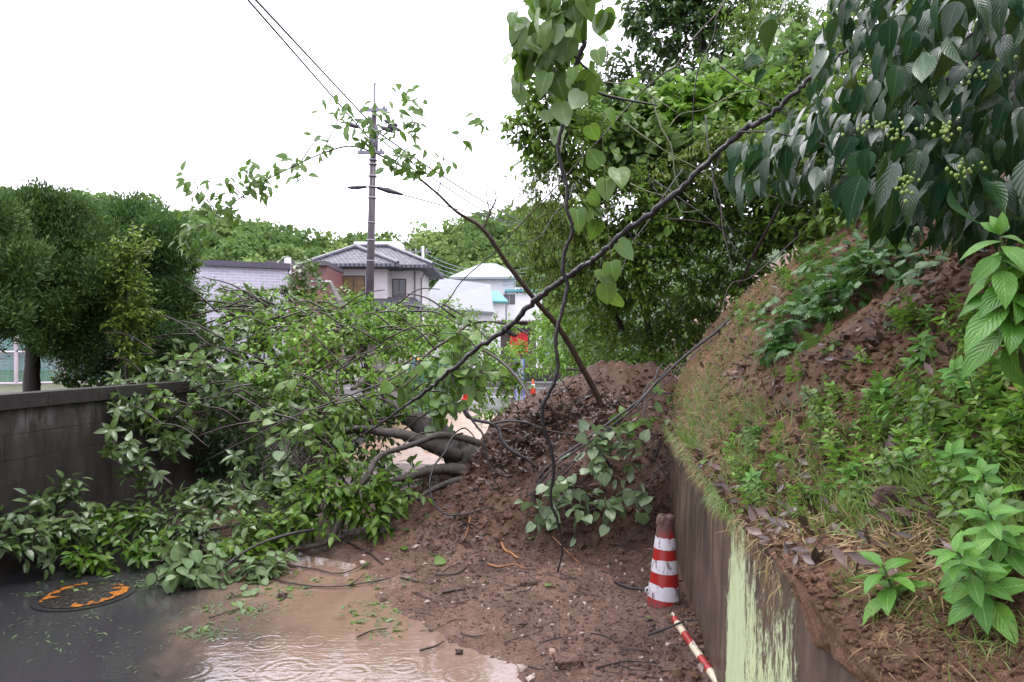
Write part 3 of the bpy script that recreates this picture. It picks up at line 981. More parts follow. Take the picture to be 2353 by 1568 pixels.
# ------------------------------------------------------------------ striped bar lying in the mud
p0 = np.array(D(1550, 1456, 4.12)); p1 = np.array(D(1622, 1568, 3.55)); dv = nrm(p1 - p0)
p0[2] = mud_z(p0[0], p0[1]) + .028
p1 = p0 + dv * 1; p1[2] = mud_z(*p1[:2]) * .5 + .06
dv = nrm(p1 - p0)
sb = thing("striped_bar", "red and cream striped barrier bar lying in the mud below the cone", "barrier bar", p0)
mred = simple("bar_red", (.24, .018, .015), .35, .3, 20); mcream = simple("bar_cream", (.45, .40, .28), .35, .15, 20)
s0 = 0
for k in range(13):
    ln = .06 if k == 0 else .145
    mb = MB(); mb.tube([p0 + dv * s0, p0 + dv * (s0 + ln * .999)], .021, 18)
    mb.build("red_section" if k % 2 == 0 else "cream_section", mred if k % 2 == 0 else mcream, sb, False)
    s0 += ln
mb = MB()
an = np.linspace(0, 2 * math.pi, 20)
sidev = nrm(np.cross(dv, [0, 0, 1]))
c = p0 - dv * .03
mb.tube(np.array([c + dv * .03 * math.cos(q) + np.array([0, 0, 1]) * .022 * math.sin(q) for q in an]), .007, 8, cap=False)
mb.build("end_loop", mcream, sb, True)
# ------------------------------------------------------------------ far hills and their woods
ridge_x = [-400, 0, 180, 330, 420, 520, 640, 700, 800, 900, 1000, 1080, 1150, 1230, 1500, 2400, 2800]
ridge_y = [470, 470, 470, 486, 512, 520, 538, 560, 562, 556, 552, 528, 505, 495, 470, 420, 420]
hx = np.linspace(-260, 200, 110); hy = np.concatenate([np.linspace(88, 165, 40), np.linspace(170, 260, 12)])
GX, GY = np.meshgrid(hx, hy)


def hill_z(X, Y):
    xd = 1176.5 + X / Y / pxm(1.0)
    rz = CAMZ + (352 - np.interp(xd, ridge_x, ridge_y) * 682 / 1568) / 682.67 * 160 - 4.0
    t = sstep(84, 162, Y)
    return 1 + (rz - 1) * t ** .8 + 1.6 * fbm(X * .04, Y * .04, 71, 3)


o = mesh_obj("hills", np.stack([GX, GY, hill_z(GX, GY)], -1).reshape(-1, 3), [grid_faces(len(hy), len(hx))], simple("hill_mat", (.03, .055, .02), .9, .4, .2), smooth=True)
tag(o, kind="structure")
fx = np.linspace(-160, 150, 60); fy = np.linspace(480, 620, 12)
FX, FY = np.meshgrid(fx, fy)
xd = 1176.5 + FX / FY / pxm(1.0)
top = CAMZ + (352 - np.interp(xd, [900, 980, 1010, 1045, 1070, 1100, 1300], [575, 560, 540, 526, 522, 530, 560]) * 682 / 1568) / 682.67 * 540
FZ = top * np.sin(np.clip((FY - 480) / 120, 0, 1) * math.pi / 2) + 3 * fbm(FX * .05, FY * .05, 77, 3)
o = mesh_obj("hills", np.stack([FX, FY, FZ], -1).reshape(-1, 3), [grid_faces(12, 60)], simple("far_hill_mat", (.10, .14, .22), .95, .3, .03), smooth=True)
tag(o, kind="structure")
lv = Leaves()
nt_ = 560
tx = rng.uniform(-150, 60, nt_); ty = 92 + 72 * rng.random(nt_) ** .8
for i in range(nt_):
    xdv = 1176.5 + tx[i] / ty[i] / pxm(1.0)
    if xdv > 1330 or xdv < -80: continue
    z = hill_z(tx[i], ty[i]); r = rng.uniform(2.2, 4.2); hgt = r * rng.uniform(1.0, 1.7)
    c = np.array([tx[i], ty[i], z + hgt * .5])
    tv = rng.random()
    k = 330
    d = nrm(rng.normal(size=(k, 3)) + np.array([0, -.5, .35]))
    lump = 1 + .35 * vnoise(d[:, 0] * 2.4 + i, d[:, 2] * 2.4, 4) * 2
    P = c + d * np.array([r, r, hgt * .62]) * (lump * (.75 + .25 * rng.random(k)))[:, None]
    ax = d * .4 + np.array([0, 0, -.6 if tv > .55 else .5]) + rng.normal(size=(k, 3)) * .5
    lv.add(P, ax, d + rng.normal(size=(k, 3)) * .35, rng.uniform(.35, .95, k), 1.5 + rng.random(k), np.clip(tv + rng.normal(size=k) * .08, 0, 1))
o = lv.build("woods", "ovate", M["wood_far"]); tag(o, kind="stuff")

# ------------------------------------------------------------------ houses
glass = simple("window_glass", (.05, .055, .07), .08, .2, 2)
amber = simple("blind_amber", (.22, .13, .06), .5, .25, 3)
frame_m = simple("window_frame_mat", (.06, .045, .04), .5)
white_frame = simple("white_frame", (.7, .7, .72), .4)


def quad(mb, p):
    mb.add(np.array(p, float), [np.arange(len(p))])


def window(parent, x0, x1, z0, z1, y, pane, fm, bars=1):
    mb = MB(); w = .09
    mb.box((x0, y - .06, z0), (x0 + w, y - .003, z1)); mb.box((x1 - w, y - .06, z0), (x1, y - .003, z1))
    mb.box((x0 + w, y - .058, z0), (x1 - w, y - .003, z0 + w)); mb.box((x0 + w, y - .058, z1 - w), (x1 - w, y - .003, z1))
    for k in range(bars):
        xm = x0 + (x1 - x0) * (k + 1) / (bars + 1)
        mb.box((xm - .03, y - .05, z0 + w), (xm + .03, y - .004, z1 - w))
    f = mb.build("window", fm, parent)
    mb = MB(); mb.box((x0 + w, y - .03, z0 + w), (x1 - w, y - .006, z1 - w)); mb.build("pane", pane, f)


mt, t, b, out = new_mat("grey_roof_tile")
br = N(t, "ShaderNodeTexBrick"); br.offset = .5
br.inputs["Scale"].default_value = 1.0; br.inputs["Brick Width"].default_value = .32; br.inputs["Row Height"].default_value = .27; br.inputs["Mortar Size"].default_value = .05
br.inputs["Color1"].default_value = (.055, .055, .078, 1); br.inputs["Color2"].default_value = (.11, .11, .145, 1); br.inputs["Mortar"].default_value = (.010, .009, .013, 1)
v = coords(t)
t.links.new(v, br.inputs["Vector"])
t.links.new(br.outputs["Color"], b.inputs["Base Color"]); b.inputs["Roughness"].default_value = .6
wv = N(t, "ShaderNodeTexWave"); wv.inputs["Scale"].default_value = 1.0; t.links.new(v, wv.inputs["Vector"])
bump(t, b, br.outputs["Fac"], .8, .05)
ridge_m = simple("ridge_tile", (.07, .07, .09), .35, .4, 3)
plaster = simple("plaster_pale", (.60, .57, .57), .8, .08, 1.2)
hs = thing("tiled_house", "two storey house with grey tiled hip roof and pale plaster walls", "house", (-10, 53, 0))
mb = MB()
mb.box((-13.7, 50, 0), (-9.16, 56, 8.15)); mb.box((-9.16, 51.3, 0), (-6.85, 56.2, 8.15))
mb.build("wall", plaster, hs)


def hip(mb, x0, x1, y0, y1, ze, rx0, rx1, ry, zr, th=.22):
    b4 = [(x0, y0, ze), (x1, y0, ze), (x1, y1, ze), (x0, y1, ze)]
    r = [(rx0, ry, zr), (rx1, ry, zr)]
    v = b4 + r + [(p[0], p[1], p[2] - th) for p in b4]
    mb.add(np.array(v, float), [np.array([[0, 1, 5, 4], [2, 3, 4, 5]]), np.array([[1, 2, 5], [3, 0, 4]]),
                                np.array([[6, 7, 1, 0], [7, 8, 2, 1], [8, 9, 3, 2], [9, 6, 0, 3], [9, 8, 7, 6]])])
    return [np.array(q, float) for q in b4 + r]


mb = MB()
m1 = hip(mb, -15.1, -5.75, 49.6, 57.6, 8.1, -12.2, -9.6, 53.2, 9.95)
m2 = hip(mb, -14.7, -8.1, 48.5, 53.5, 8.05, -11.9, -11.6, 51.2, 9.55)
rf = mb.build("roof", mt, hs)
mb = MB()
for q in (m1, m2):
    for a_, b_ in ((0, 4), (1, 5), (2, 5), (3, 4), (4, 5)):
        mb.tube([q[a_] + [0, 0, .06], q[b_] + [0, 0, .1]], .15, 8)
mb.build("ridge_tiles", ridge_m, rf)
mb = MB()
hip(mb, -14.6, -6.0, 47.6, 50.0, 4.9, -13.0, -7.2, 50.4, 5.8); mb.build("lower_roof", mt, hs)
window(hs, -12.45, -10.75, 5.85, 7.35, 50, amber, frame_m)
window(hs, -9.0, -7.95, 5.9, 7.25, 51.3, glass, frame_m)
window(hs, -9.0, -7.6, 2.6, 4.0, 51.3, glass, frame_m)
mb = MB(); mb.tube([(-7.3, 51.2, 3), (-7.3, 51.2, 7.8)], .05, 8); mb.tube([(-6.3, 50.2, 7.7), (-6.8, 51.25, 7.3), (-6.8, 51.25, 3)], .05, 8)
mb.build("downpipe", ridge_m, hs)
mb = MB(); mb.box((-12.6, 54.4, 9.2), (-8.9, 56.4, 10.55)); mb.build("roof_box", simple("pale_box", (.75, .75, .76), .6, .05), hs)
mb = MB(); mb.tube([(-12.6, 55, 10), (-12.6, 55, 12.4)], .03, 6)
for z, w in ((12.3, .5), (12.1, .7), (11.9, .4)): mb.tube([(-12.6 - w, 55, z), (-12.6 + w, 55, z)], .018, 5)
mb.build("antenna", ridge_m, hs)

# long low building clad in lilac brick tiles
mbk, t, b, out = new_mat("lilac_brick")
br = N(t, "ShaderNodeTexBrick")
br.inputs["Scale"].default_value = 1; br.inputs["Brick Width"].default_value = .36; br.inputs["Row Height"].default_value = .105; br.inputs["Mortar Size"].default_value = .010
br.inputs["Color1"].default_value = (.27, .26, .33, 1); br.inputs["Color2"].default_value = (.33, .32, .41, 1); br.inputs["Mortar"].default_value = (.45, .44, .51, 1)
v = coords(t, rot=(R(90), 0, 0))
sp = N(t, "ShaderNodeSeparateXYZ"); g = N(t, "ShaderNodeNewGeometry"); t.links.new(g.outputs["Position"], sp.inputs[0])
cmb = N(t, "ShaderNodeCombineXYZ"); t.links.new(sp.outputs[0], cmb.inputs[0]); t.links.new(sp.outputs[2], cmb.inputs[1]); t.links.new(cmb.outputs[0], br.inputs["Vector"])
t.links.new(br.outputs["Color"], b.inputs["Base Color"]); b.inputs["Roughness"].default_value = .5
bb = thing("brick_clad_building", "long low building clad in lilac grey brick with dark flat roof edge", "building", (-13, 25, 0))
P0, P1 = np.array([-24.0, 19.5]), np.array([-8.4, 25.6])
dirb = (P1 - P0) / np.linalg.norm(P1 - P0); angb = math.atan2(dirb[1], dirb[0]); ln = np.linalg.norm(P1 - P0)
mb = MB(); mb.box((P0[0], P0[1], 0), (P0[0] + ln, P0[1] + 9, 4.85), rot=angb, piv=(P0[0], P0[1], 0)); mb.build("wall", mbk, bb)
mb = MB(); mb.box((P0[0] - .1, P0[1] - .12, 4.853), (P0[0] + ln + .1, P0[1] + 9.1, 5.06), rot=angb, piv=(P0[0], P0[1], 0)); mb.build("roof", simple("roof_edge", (.05, .045, .07), .5), bb)
for s in (4.6, 9.2, 12.4):
    mb = MB(); mb.box((P0[0] + s, P0[1] - .012, 0), (P0[0] + s + .03, P0[1] - .002, 4.84), rot=angb, piv=(P0[0], P0[1], 0)); mb.build("wall_joint", white_frame, bb)
mb = MB(); q = D(661, 600, 27.5); mb.tube([(q[0], q[1], 4.9), (q[0], q[1], 5.55)], .14, 14); mb.build("vent_pipe", simple("pale_metal", (.55, .55, .6), .4), bb)
# dark red tiled annex beside the house
an_ = thing("red_brick_annex", "small dark red brick annex wall between lilac building and tiled house", "building", (-13, 44, 0))
mrb, t, b, out = new_mat("red_brick")
br = N(t, "ShaderNodeTexBrick"); br.inputs["Brick Width"].default_value = .3; br.inputs["Row Height"].default_value = .1; br.inputs["Mortar Size"].default_value = .012; br.inputs["Scale"].default_value = 1
br.inputs["Color1"].default_value = (.10, .03, .028, 1); br.inputs["Color2"].default_value = (.14, .045, .04, 1); br.inputs["Mortar"].default_value = (.2, .12, .11, 1)
sp = N(t, "ShaderNodeSeparateXYZ"); g = N(t, "ShaderNodeNewGeometry"); t.links.new(g.outputs["Position"], sp.inputs[0])
cmb = N(t, "ShaderNodeCombineXYZ"); t.links.new(sp.outputs[0], cmb.inputs[0]); t.links.new(sp.outputs[2], cmb.inputs[1]); t.links.new(cmb.outputs[0], br.inputs["Vector"])
t.links.new(br.outputs["Color"], b.inputs["Base Color"])
a0, a1 = D(645, 612, 44), D(752, 612, 44)
mb = MB(); mb.box((a0[0], 44, 0), (a1[0], 48, a0[2])); mb.build("wall", mrb, an_)
mb = MB(); mb.box((a0[0] - .8, 43.6, a0[2] + .003), (a1[0] + .05, 48.2, a0[2] + .3)); mb.build("roof", simple("annex_roof", (.06, .05, .06), .5), an_)
mb = MB(); mb.tube([(a1[0] - 1.4, 43.8, a0[2] - 1.0), (a1[0] + .3, 43.8, a0[2] - 1.0)], .05, 8); mb.build("wall_pipe", simple("pale_metal2", (.5, .5, .52), .4), an_)

# grey roofed house and white house with teal eaves
slate = simple("slate_pale", (.13, .14, .155), .45, .12, 2)
wht = simple("white_wall", (.55, .55, .57), .7, .04, 1)
teal = simple("teal_roof", (.06, .24, .26), .4, .2, 3)
gh = thing("grey_roofed_house", "low white house under a broad pale grey slate roof beside the tiled house", "house", (-4, 58, 0))
A = [D(962, 652, 57), D(1140, 705, 56), D(1118, 650, 62), D(990, 632, 63)]
mb = MB(); mb.box((-9.0, 57.4, 0), (-1.5, 63, 5.0)); mb.build("wall", wht, gh)
mb = MB()
e0, e1 = 6.9, 8.9
ex0, ex1 = D(955, 0, 57)[0], D(1135, 0, 57)[0]
vv = [(ex0, 57, 5.5), (ex1, 57, 5.1), (ex1 - .5, 63, 8.0), (ex0 + 1.5, 63, 8.6)]
mb.add(np.array(vv + [(p[0], p[1], p[2] - .2) for p in vv], float), [np.array([[0, 1, 2, 3], [7, 6, 5, 4], [0, 4, 5, 1], [1, 5, 6, 2], [2, 6, 7, 3], [3, 7, 4, 0]])])
mb.build("roof", slate, gh)
mb = MB(); mb.box((ex0 + .2, 57.3, 4.6), (ex0 + 3.4, 57.38, 5.2)); mb.build("window", glass, gh)
wh = thing("white_house", "large white house with pale hip roof and teal porch roofs", "house", (0, 66, 0))
q0, q1 = D(1048, 640, 66), D(1185, 640, 66)
mb = MB(); mb.box((q0[0], 66, 0), (q1[0], 74, q0[2])); r1, r2 = D(1165, 672, 65), D(1245, 672, 65)
mb.box((r1[0], 64.5, 0), (r2[0], 65.99, r1[2])); mb.build("wall", wht, wh)
mb = MB(); hip(mb, q0[0] - .6, q1[0] + .7, 65.4, 74.6, q0[2] + .1, D(1105, 0, 70)[0], D(1140, 0, 70)[0], 70, D(0, 606, 70)[2]); mb.build("roof", simple("pale_roof", (.20, .225, .24), .4, .1, 2), wh)
mb = MB(); p0_, p1_ = D(1106, 692, 62), D(1168, 692, 62); hip(mb, p0_[0], p1_[0], 62, 64.4, p0_[2], D(1128, 0, 64)[0], D(1145, 0, 64)[0], 63.4, D(0, 668, 63)[2], .15); mb.build("porch_roof", teal, wh)
mb = MB(); mb.box((p0_[0] + .3, 62.3, 0), (p1_[0] - .3, 64.45, p0_[2] - .16)); mb.build("porch_wall", wht, wh)
mb = MB(); mb.box((r1[0] - .2, 64.2, r1[2] + .003), (r2[0] + .2, 66.0, r1[2] + .2)); mb.build("eave", teal, wh)
w0, w1 = D(1184, 654, 64.5), D(1210, 670, 64.5); window(wh, w0[0], w1[0], w1[2] - .3, w0[2] - .3, 64.5, glass, white_frame, 2)
for xx in (1160, 1174):
    w0, w1 = D(xx - 3, 666, 62.9), D(xx + 3, 684, 62.9)
    window(wh, w0[0], w0[0] + .5, w1[2] - .5, w0[2] - .3, 64.5, glass, frame_m, 0)
mb = MB()
ra, rb_ = D(1098, 738, 60), D(1140, 738, 60)
for k in range(9):
    x = ra[0] + (rb_[0] - ra[0]) * k / 8; mb.box((x - .025, 60, ra[2] - .9), (x + .025, 60.05, ra[2]))
mb.box((ra[0], 59.99, ra[2]), (rb_[0], 60.06, ra[2] + .06)); mb.build("balcony_railing", white_frame, wh)

# shed with red shutter beside the cross road
sh = thing("red_shuttered_shed", "dark shed with bright red shutter across the flooded road", "shed", D(1192, 800, 46) * np.array([1, 1, 0]))
s0_, s1_ = D(1150, 735, 46), D(1232, 800, 46)
mb = MB(); mb.box((s0_[0], 46.3, 0), (s1_[0], 50, D(0, 742, 46)[2])); mb.build("wall", simple("shed_wall", (.06, .045, .04), .8, .3, 3), sh)
mb = MB()
nb_ = 26
for k in range(nb_):
    x = s0_[0] - .3 + (s1_[0] - s0_[0] + .6) * k / nb_
    mb.box((x, 45.6, D(0, 740, 46)[2] - .02 * (k % 2)), (x + (s1_[0] - s0_[0] + .6) / nb_ - .01, 50.2, D(0, 738, 46)[2] + .06 * (k % 2)))
mb.build("roof", simple("corrugated", (.10, .08, .075), .5, .3, 4), sh)
f0, f1 = D(1172, 764, 46), D(1213, 815, 46)
mb = MB()
for k in range(8):
    z0 = f1[2] + (f0[2] - f1[2]) * k / 8
    mb.box((f0[0], 46.2 - .02 * (k % 2), z0), (f1[0], 46.28, z0 + (f0[2] - f1[2]) / 8 - .012))
mb.build("shutter", simple("red_shutter", (.42, .014, .014), .4, .2, 2), sh)

# low dark wall along the far road
fwl = thing("low_wall", "long low dark wall behind the flooded cross road", "wall", (0, 41, 0))
q0, q1 = D(1030, 850, 41), D(1420, 884, 41)
mb = MB(); mb.box((q0[0] - 4, 41, -.05), (q1[0], 41.3, q0[2])); mb.build("wall_face", simple("dark_wall", (.018, .015, .014), .8, .4, 2), fwl)
mb = MB(); mb.box((q0[0] - 4, 40.98, q0[2] + .003), (q1[0], 41.35, q0[2] + .09)); mb.build("coping", simple("dark_cop", (.04, .036, .034), .7), fwl)
# road paint on the cross road
for yA, yB, x0, x1 in ((39.6, 39.85, -12, 14), (33.0, 33.2, -12, 14), (26.6, 26.8, -10, 10)):
    mb = MB(); mb.add(np.array([(x0, yA, .0), (x1, yA, .0), (x1, yB, .0), (x0, yB, .0)], float), [np.array([[0, 1, 2, 3]])])
    o = mb.build("road_marking", simple("road_white", (.72, .72, .74), .35, .1, 3)); tag(o, kind="structure")

# ------------------------------------------------------------------ utility poles and cables
polem = simple("pole_brown", (.034, .025, .032), .5, .25, 4)
polew = simple("pole_band", (.25, .24, .28), .4)
galv = simple("galvanised", (.13, .13, .17), .45, .2, 3)
blackm = simple("insulator_black", (.02, .02, .03), .4)
up_ = thing("utility_pole", "tall brown utility pole with crossarms in front of the tiled house", "utility pole", (D(850, 690, 29)[0], 29, 0))
b0, b1 = D(849, 700, 29), D(860, 248, 29)
b0 = b0 + (b0 - b1) / (b1[2] - b0[2]) * b0[2]
mb = MB(); mb.tube([b0, (b0 + b1) / 2, b1], [.19, .165, .115], 16); mb.build("pole", polem, up_, True)
ax_ = (b1 - b0) / np.linalg.norm(b1 - b0)


def on_pole(yd):
    z = D(0, yd, 29)[2]; return b0 + (b1 - b0) * (z - b0[2]) / (b1[2] - b0[2])


for yd in (368, 378, 405, 430, 455, 512, 552, 600):
    q = on_pole(yd); mb = MB(); mb.tube([q - ax_ * .02, q + ax_ * .02], .185, 14, True); mb.build("band", polew, up_, True)
for yd, x0, x1 in ((257, 828, 891), (354, 822, 884)):
    q = on_pole(yd); mb = MB(); l, r = D(x0, yd, 28.8), D(x1, yd + 2, 28.8)
    mb.box((l[0], 28.72, q[2] - .06), (r[0], 28.84, q[2] + .06)); mb.build("crossarm", galv, up_)
    for xx in (l[0] + .15, l[0] + .7, r[0] - .15, r[0] - .6):
        mb = MB(); mb.tube([(xx, 28.78, q[2] + .06), (xx, 28.78, q[2] + .13), (xx, 28.78, q[2] + .2)], [.05, .07, .03], 8); mb.build("insulator", polew, up_, True)
q = on_pole(250); mb = MB(); mb.tube([q, q + np.array([.02, 0, 1.1])], .045, 8); mb.tube([q + np.array([-.25, 0, 1.05]), q + np.array([.3, 0, 1.05])], .025, 6); mb.build("mast", galv, up_)
q = on_pole(322); mb = MB(); mb.tube([q - ax_ * .55, q + ax_ * .55], .2, 14); mb.build("cable_sleeve", simple("sleeve", (.10, .09, .13), .5, .6, 25), up_, True)
for dx, yd in ((-.9, 290), (-.5, 282), (.75, 285), (.6, 300), (.9, 297)):
    q = on_pole(yd) + np.array([dx, -.15, 0])
    mb = MB(); mb.tube([q - [.28, 0, -.1], q, q + [.28, 0, -.12]], [.05, .11, .05], 10); mb.build("fuse", blackm, up_, True)
    mb = MB(); mb.tube([q + [0, .05, .05], on_pole(yd + 6)], .025, 6); mb.build("bracket", galv, up_)


def cable(name, label, A, B, r, sag=.0, grp="overhead cables", mat=blackm, n=24):
    A, B = np.array(A, float), np.array(B, float)
    s = np.linspace(0, 1, n)[:, None]
    p = A + (B - A) * s; p[:, 2] -= sag * 4 * (s * (1 - s))[:, 0]
    mb = MB(); mb.tube(p, r, 6); o = mb.build(name, mat, None, True); tag(o, label, "cable", grp); return p


def thru(A, xd, yd, Y, far=-3.0):
    """end point of a straight line from A through a sight point at distance Y, extended to distance far"""
    q = D(xd, yd, Y); return A + (q - A) * (A[1] - far) / (A[1] - q[1])


A = on_pole(318) + np.array([-.2, -.1, 0]); B = thru(A, 572, 2, 16.5)
cable("overhead_cable", "lower thick cable of the pair rising from the pole to the top edge", A, B, .028)
A = on_pole(300) + np.array([.15, -.1, 0]); B = thru(A, 590, 2, 16.5)
cable("overhead_cable", "upper thick cable of the pair rising from the pole to the top edge", A, B, .03)
A = on_pole(255) + np.array([.0, -.1, .2]); B = thru(A, 640, 2, 16.5)
cable("overhead_cable", "single thin wire from the pole tip to the top edge", A, B, .009)
A = on_pole(300) + np.array([.1, .1, 0])
cable("overhead_cable", "upper cable sloping from the pole down to the right behind leaves", A, D(1240, 530, 50), .035, .3)
cable("overhead_cable", "lower cable sloping from the pole down to the right behind leaves", on_pole(312) + np.array([.1, .1, 0]), D(1240, 552, 50), .03, .4)
A = D(878, 434, 28.9)
cable("overhead_cable", "service wire from the dark splice box down to the right", A, D(1250, 526, 44), .03, .1)
mb = MB(); q = D(893, 438, 29); mb.tube([q + [-.5, 0, .12], q + [.0, 0, 0], q + [.6, 0, -.18]], [.06, .12, .05], 10); o = mb.build("splice_box", blackm, None, True); tag(o, "dark splice box on the wire right of the pole", "splice box")
mb = MB(); q = D(821, 431, 29); mb.tube([q + [-.4, 0, 0], q, q + [.4, 0, .03]], [.05, .09, .05], 10); o = mb.build("splice_box", blackm, None, True); tag(o, "small dark splice box on the wire left of the pole", "splice box")
cable("overhead_cable", "thin wire running left from the pole above the wooded hill", on_pole(430), D(150, 456, 33), .012, .3)
cable("overhead_cable", "second thin wire running left from the pole just above the first", on_pole(428), D(420, 438, 40), .010, .1)
fp = thing("utility_pole", "distant grey utility pole beside the wooded hill", "utility pole", (D(972, 630, 75)[0], 75, 0))
mb = MB(); q = D(972, 566, 75); mb.tube([(q[0], 75, 0), q], [.2, .14], 10); mb.build("pole", simple("far_pole", (.35, .37, .42), .6), fp, True)
mb = MB(); mb.box((q[0] - 2.2, 74.9, q[2] - .7), (q[0] + .9, 75, q[2] - .55)); mb.build("crossarm", galv, fp)
for k in range(5):
    xx = q[0] - 2 + .6 * k; mb = MB(); mb.tube([(xx, 74.95, q[2] - .55), (xx, 74.95, q[2] - .25)], .07, 6); mb.build("insulator", polew, fp)
fpq = q
for k in range(5):
    cable("overhead_cable", "drooping blue grey wires from the distant pole over the white houses", fpq + np.array([.3, 0, -.8 - .55 * k]), D(1250, 606 + 9 * k, 62), .022, 1.3 - .1 * k, "wires from the distant pole", simple("wire_blue", (.22, .26, .36), .5))

# ------------------------------------------------------------------ far road furniture
for k, (xd, yb, yt, lb) in enumerate(((1071, 918, 876, "red cone on the flooded road left of the post, larger of two"), (1096, 911, 881, "small red cone just left of the grey post"), (1225, 910, 872, "red cone on the flooded road right of the grey post"))):
    v0 = yb * 682 / 1568; Yc = CAMZ * 682.67 / (v0 - 352)
    q = D(xd, yb, Yc); h = (yb - yt) * pxm(Yc)
    c3 = thing("traffic_cone", lb, "traffic cone", (q[0], q[1], 0), "cones on the flooded road")
    mb = MB(); mb.tube([(q[0], q[1], .03), (q[0], q[1], h * .97), (q[0], q[1], h)], [h * .19, h * .05, h * .03], 16); mb.build("cone_body", simple("far_cone_red", (.6, .06, .03), .4, .1), c3, True)
    mb = MB(); mb.box((q[0] - h * .26, q[1] - h * .26, .002), (q[0] + h * .26, q[1] + h * .26, .03)); mb.build("base", simple("far_cone_base", (.5, .05, .03), .5), c3)
    mb = MB(); mb.tube([(q[0], q[1], h * .5), (q[0], q[1], h * .72)], [h * .125, h * .09], 16, False); mb.build("reflective_band", white_frame, c3, True)
Yp_ = 18.6
q0, q1 = D(1183, 955, Yp_), D(1205, 826, Yp_)
ps = thing("road_post", "upright grey panel post with blue edges on the flooded road", "post", (q0[0] + .14, Yp_, 0))
mb = MB(); mb.box((q0[0] + .03, Yp_, 0), (q1[0] - .03, Yp_ + .05, q1[2])); mb.build("panel", simple("post_grey", (.30, .33, .42), .4, .1, 4), ps)
for xx in (q0[0], q1[0] - .027):
    mb = MB(); mb.box((xx, Yp_ - .01, 0), (xx + .027, Yp_ + .06, q1[2] + .02)); mb.build("blue_edge", simple("post_blue", (.10, .16, .55), .4), ps)
mb = MB(); mb.box((q0[0] - .12, Yp_ - .2, .002), (q1[0] + .12, Yp_ + .25, .05)); mb.build("base", simple("post_base", (.12, .12, .15), .6), ps)
# pinwheel warning sign
q = D(953, 834, 22); ws = thing("round_sign", "small round orange and blue sign by the green net fence", "sign", (q[0], 22, 0))
mb = MB(); mb.tube([(q[0], 22, 0), (q[0], 22, q[2] + .05)], .025, 8); mb.build("post", galv, ws)
mb = MB(); mb.tube([(q[0], 21.95, q[2]), (q[0], 21.97, q[2])], .13, 20); mb.build("disc", simple("sign_blue", (.12, .18, .5), .4), ws)
for k in range(8):
    a = k * math.pi / 4; mb = MB(); c = (q[0] + .19 * math.cos(a), 21.94, q[2] + .19 * math.sin(a)); mb.tube([c, (c[0], 21.97, c[2])], .055, 10)
    mb.build("petal", simple("sign_orange", (.75, .28, .05), .4) if k % 2 else white_frame, ws)
# green net fence on the far corner
netm, t, b, out = new_mat("green_net")
v = coords(t)
sp = N(t, "ShaderNodeSeparateXYZ"); t.links.new(v, sp.inputs[0])
b.inputs["Base Color"].default_value = (.03, .16, .12, 1); b.inputs["Roughness"].default_value = .7
tr = N(t, "ShaderNodeBsdfTransparent"); mx = N(t, "ShaderNodeMixShader")
nzz = tex_noise(t, coords(t, (1, 1, .2)), 6, 3)
t.links.new(ramp(t, nzz, [(.3, .55), (.7, .85)]), mx.inputs[0]); t.links.new(tr.outputs[0], mx.inputs[1]); t.links.new(b.outputs[0], mx.inputs[2]); t.links.new(mx.outputs[0], out.inputs[0])


def net_fence(label, pts, h, z0, posts=True, postm=None, pr=.03, rails=()):
    root = thing("net_fence", label, "fence", (pts[0][0], pts[0][1], z0))
    mb = MB()
    for (x0, y0), (x1, y1) in zip(pts[:-1], pts[1:]):
        n = 24; s = np.linspace(0, 1, n)
        wv_ = .03 * np.sin(s * 40)
        top = np.stack([x0 + (x1 - x0) * s, y0 + (y1 - y0) * s + wv_, z0 + h + 0 * s], 1); bot = top * [1, 1, 0] + [0, 0, z0]
        k = np.arange(n - 1); mb.add(np.concatenate([bot, top]), [np.stack([k, k + 1, k + 1 + n, k + n], 1)])
    mb.build("net", netm, root)
    for x, y in pts:
        mb = MB(); mb.tube([(x, y - .05, z0 - .1), (x, y - .05, z0 + h + .06)], pr, 10); mb.build("post", postm or galv, root)
    for rz in rails:
        for (x0, y0), (x1, y1) in zip(pts[:-1], pts[1:]):
            mb = MB(); mb.tube([(x0, y0 - .06, z0 + rz), (x1, y1 - .06, z0 + rz)], .022, 8); mb.build("rail", postm or galv, root)
    return root


q0, q1, q2 = D(940, 930, 19), D(1000, 925, 20), D(1048, 915, 22)
net_fence("green net fence on the road corner behind the fallen trunk", [(q0[0], 19.0), (q1[0], 20.0), (q2[0], 22.0)], 1.5, 0, postm=simple("net_post_green", (.03, .15, .13), .5))
# net fence behind the conifers
pink = simple("fence_post_pale", (.42, .36, .40), .5, .1)
a_ = D(-160, 890, 11.5); b_ = D(42, 890, 12); c_ = D(150, 890, 12.4); d_ = D(300, 890, 13); e_ = D(430, 890, 13.8)
net_fence("pale posted green net fence behind the dark conifers", [(a_[0], 11.5), (b_[0], 12), (c_[0], 12.4), (d_[0], 13), (e_[0], 13.8)], 1.15, 1.15, postm=pink, pr=.035, rails=(1.12, .6, .05))
# ------------------------------------------------------------------ conifers behind the block wall
def conifer(label, base, clumps, trunk_rows, mat="needle", size=.05, lai=6):
    root = thing("conifer_tree", label, "tree", base, "clipped conifers behind the block wall")
    lv = Leaves()
    for xd, yd, Y, rx, ry in clumps:
        vv = rng.uniform(.3, .65)
        dclump(lv, None, xd, yd, Y, rx, ry, size, k=12, mode='fuzz', lai=lai, area=.2, var=vv, back=-.35)
    lv.build("crown", "needle", M[mat], root)
    mb = MB()
    for rows in trunk_rows: limb(mb, rows, 5, 9, jit=.08)
    mb.build("trunk", M["bark_dark"], root, True)
    return root


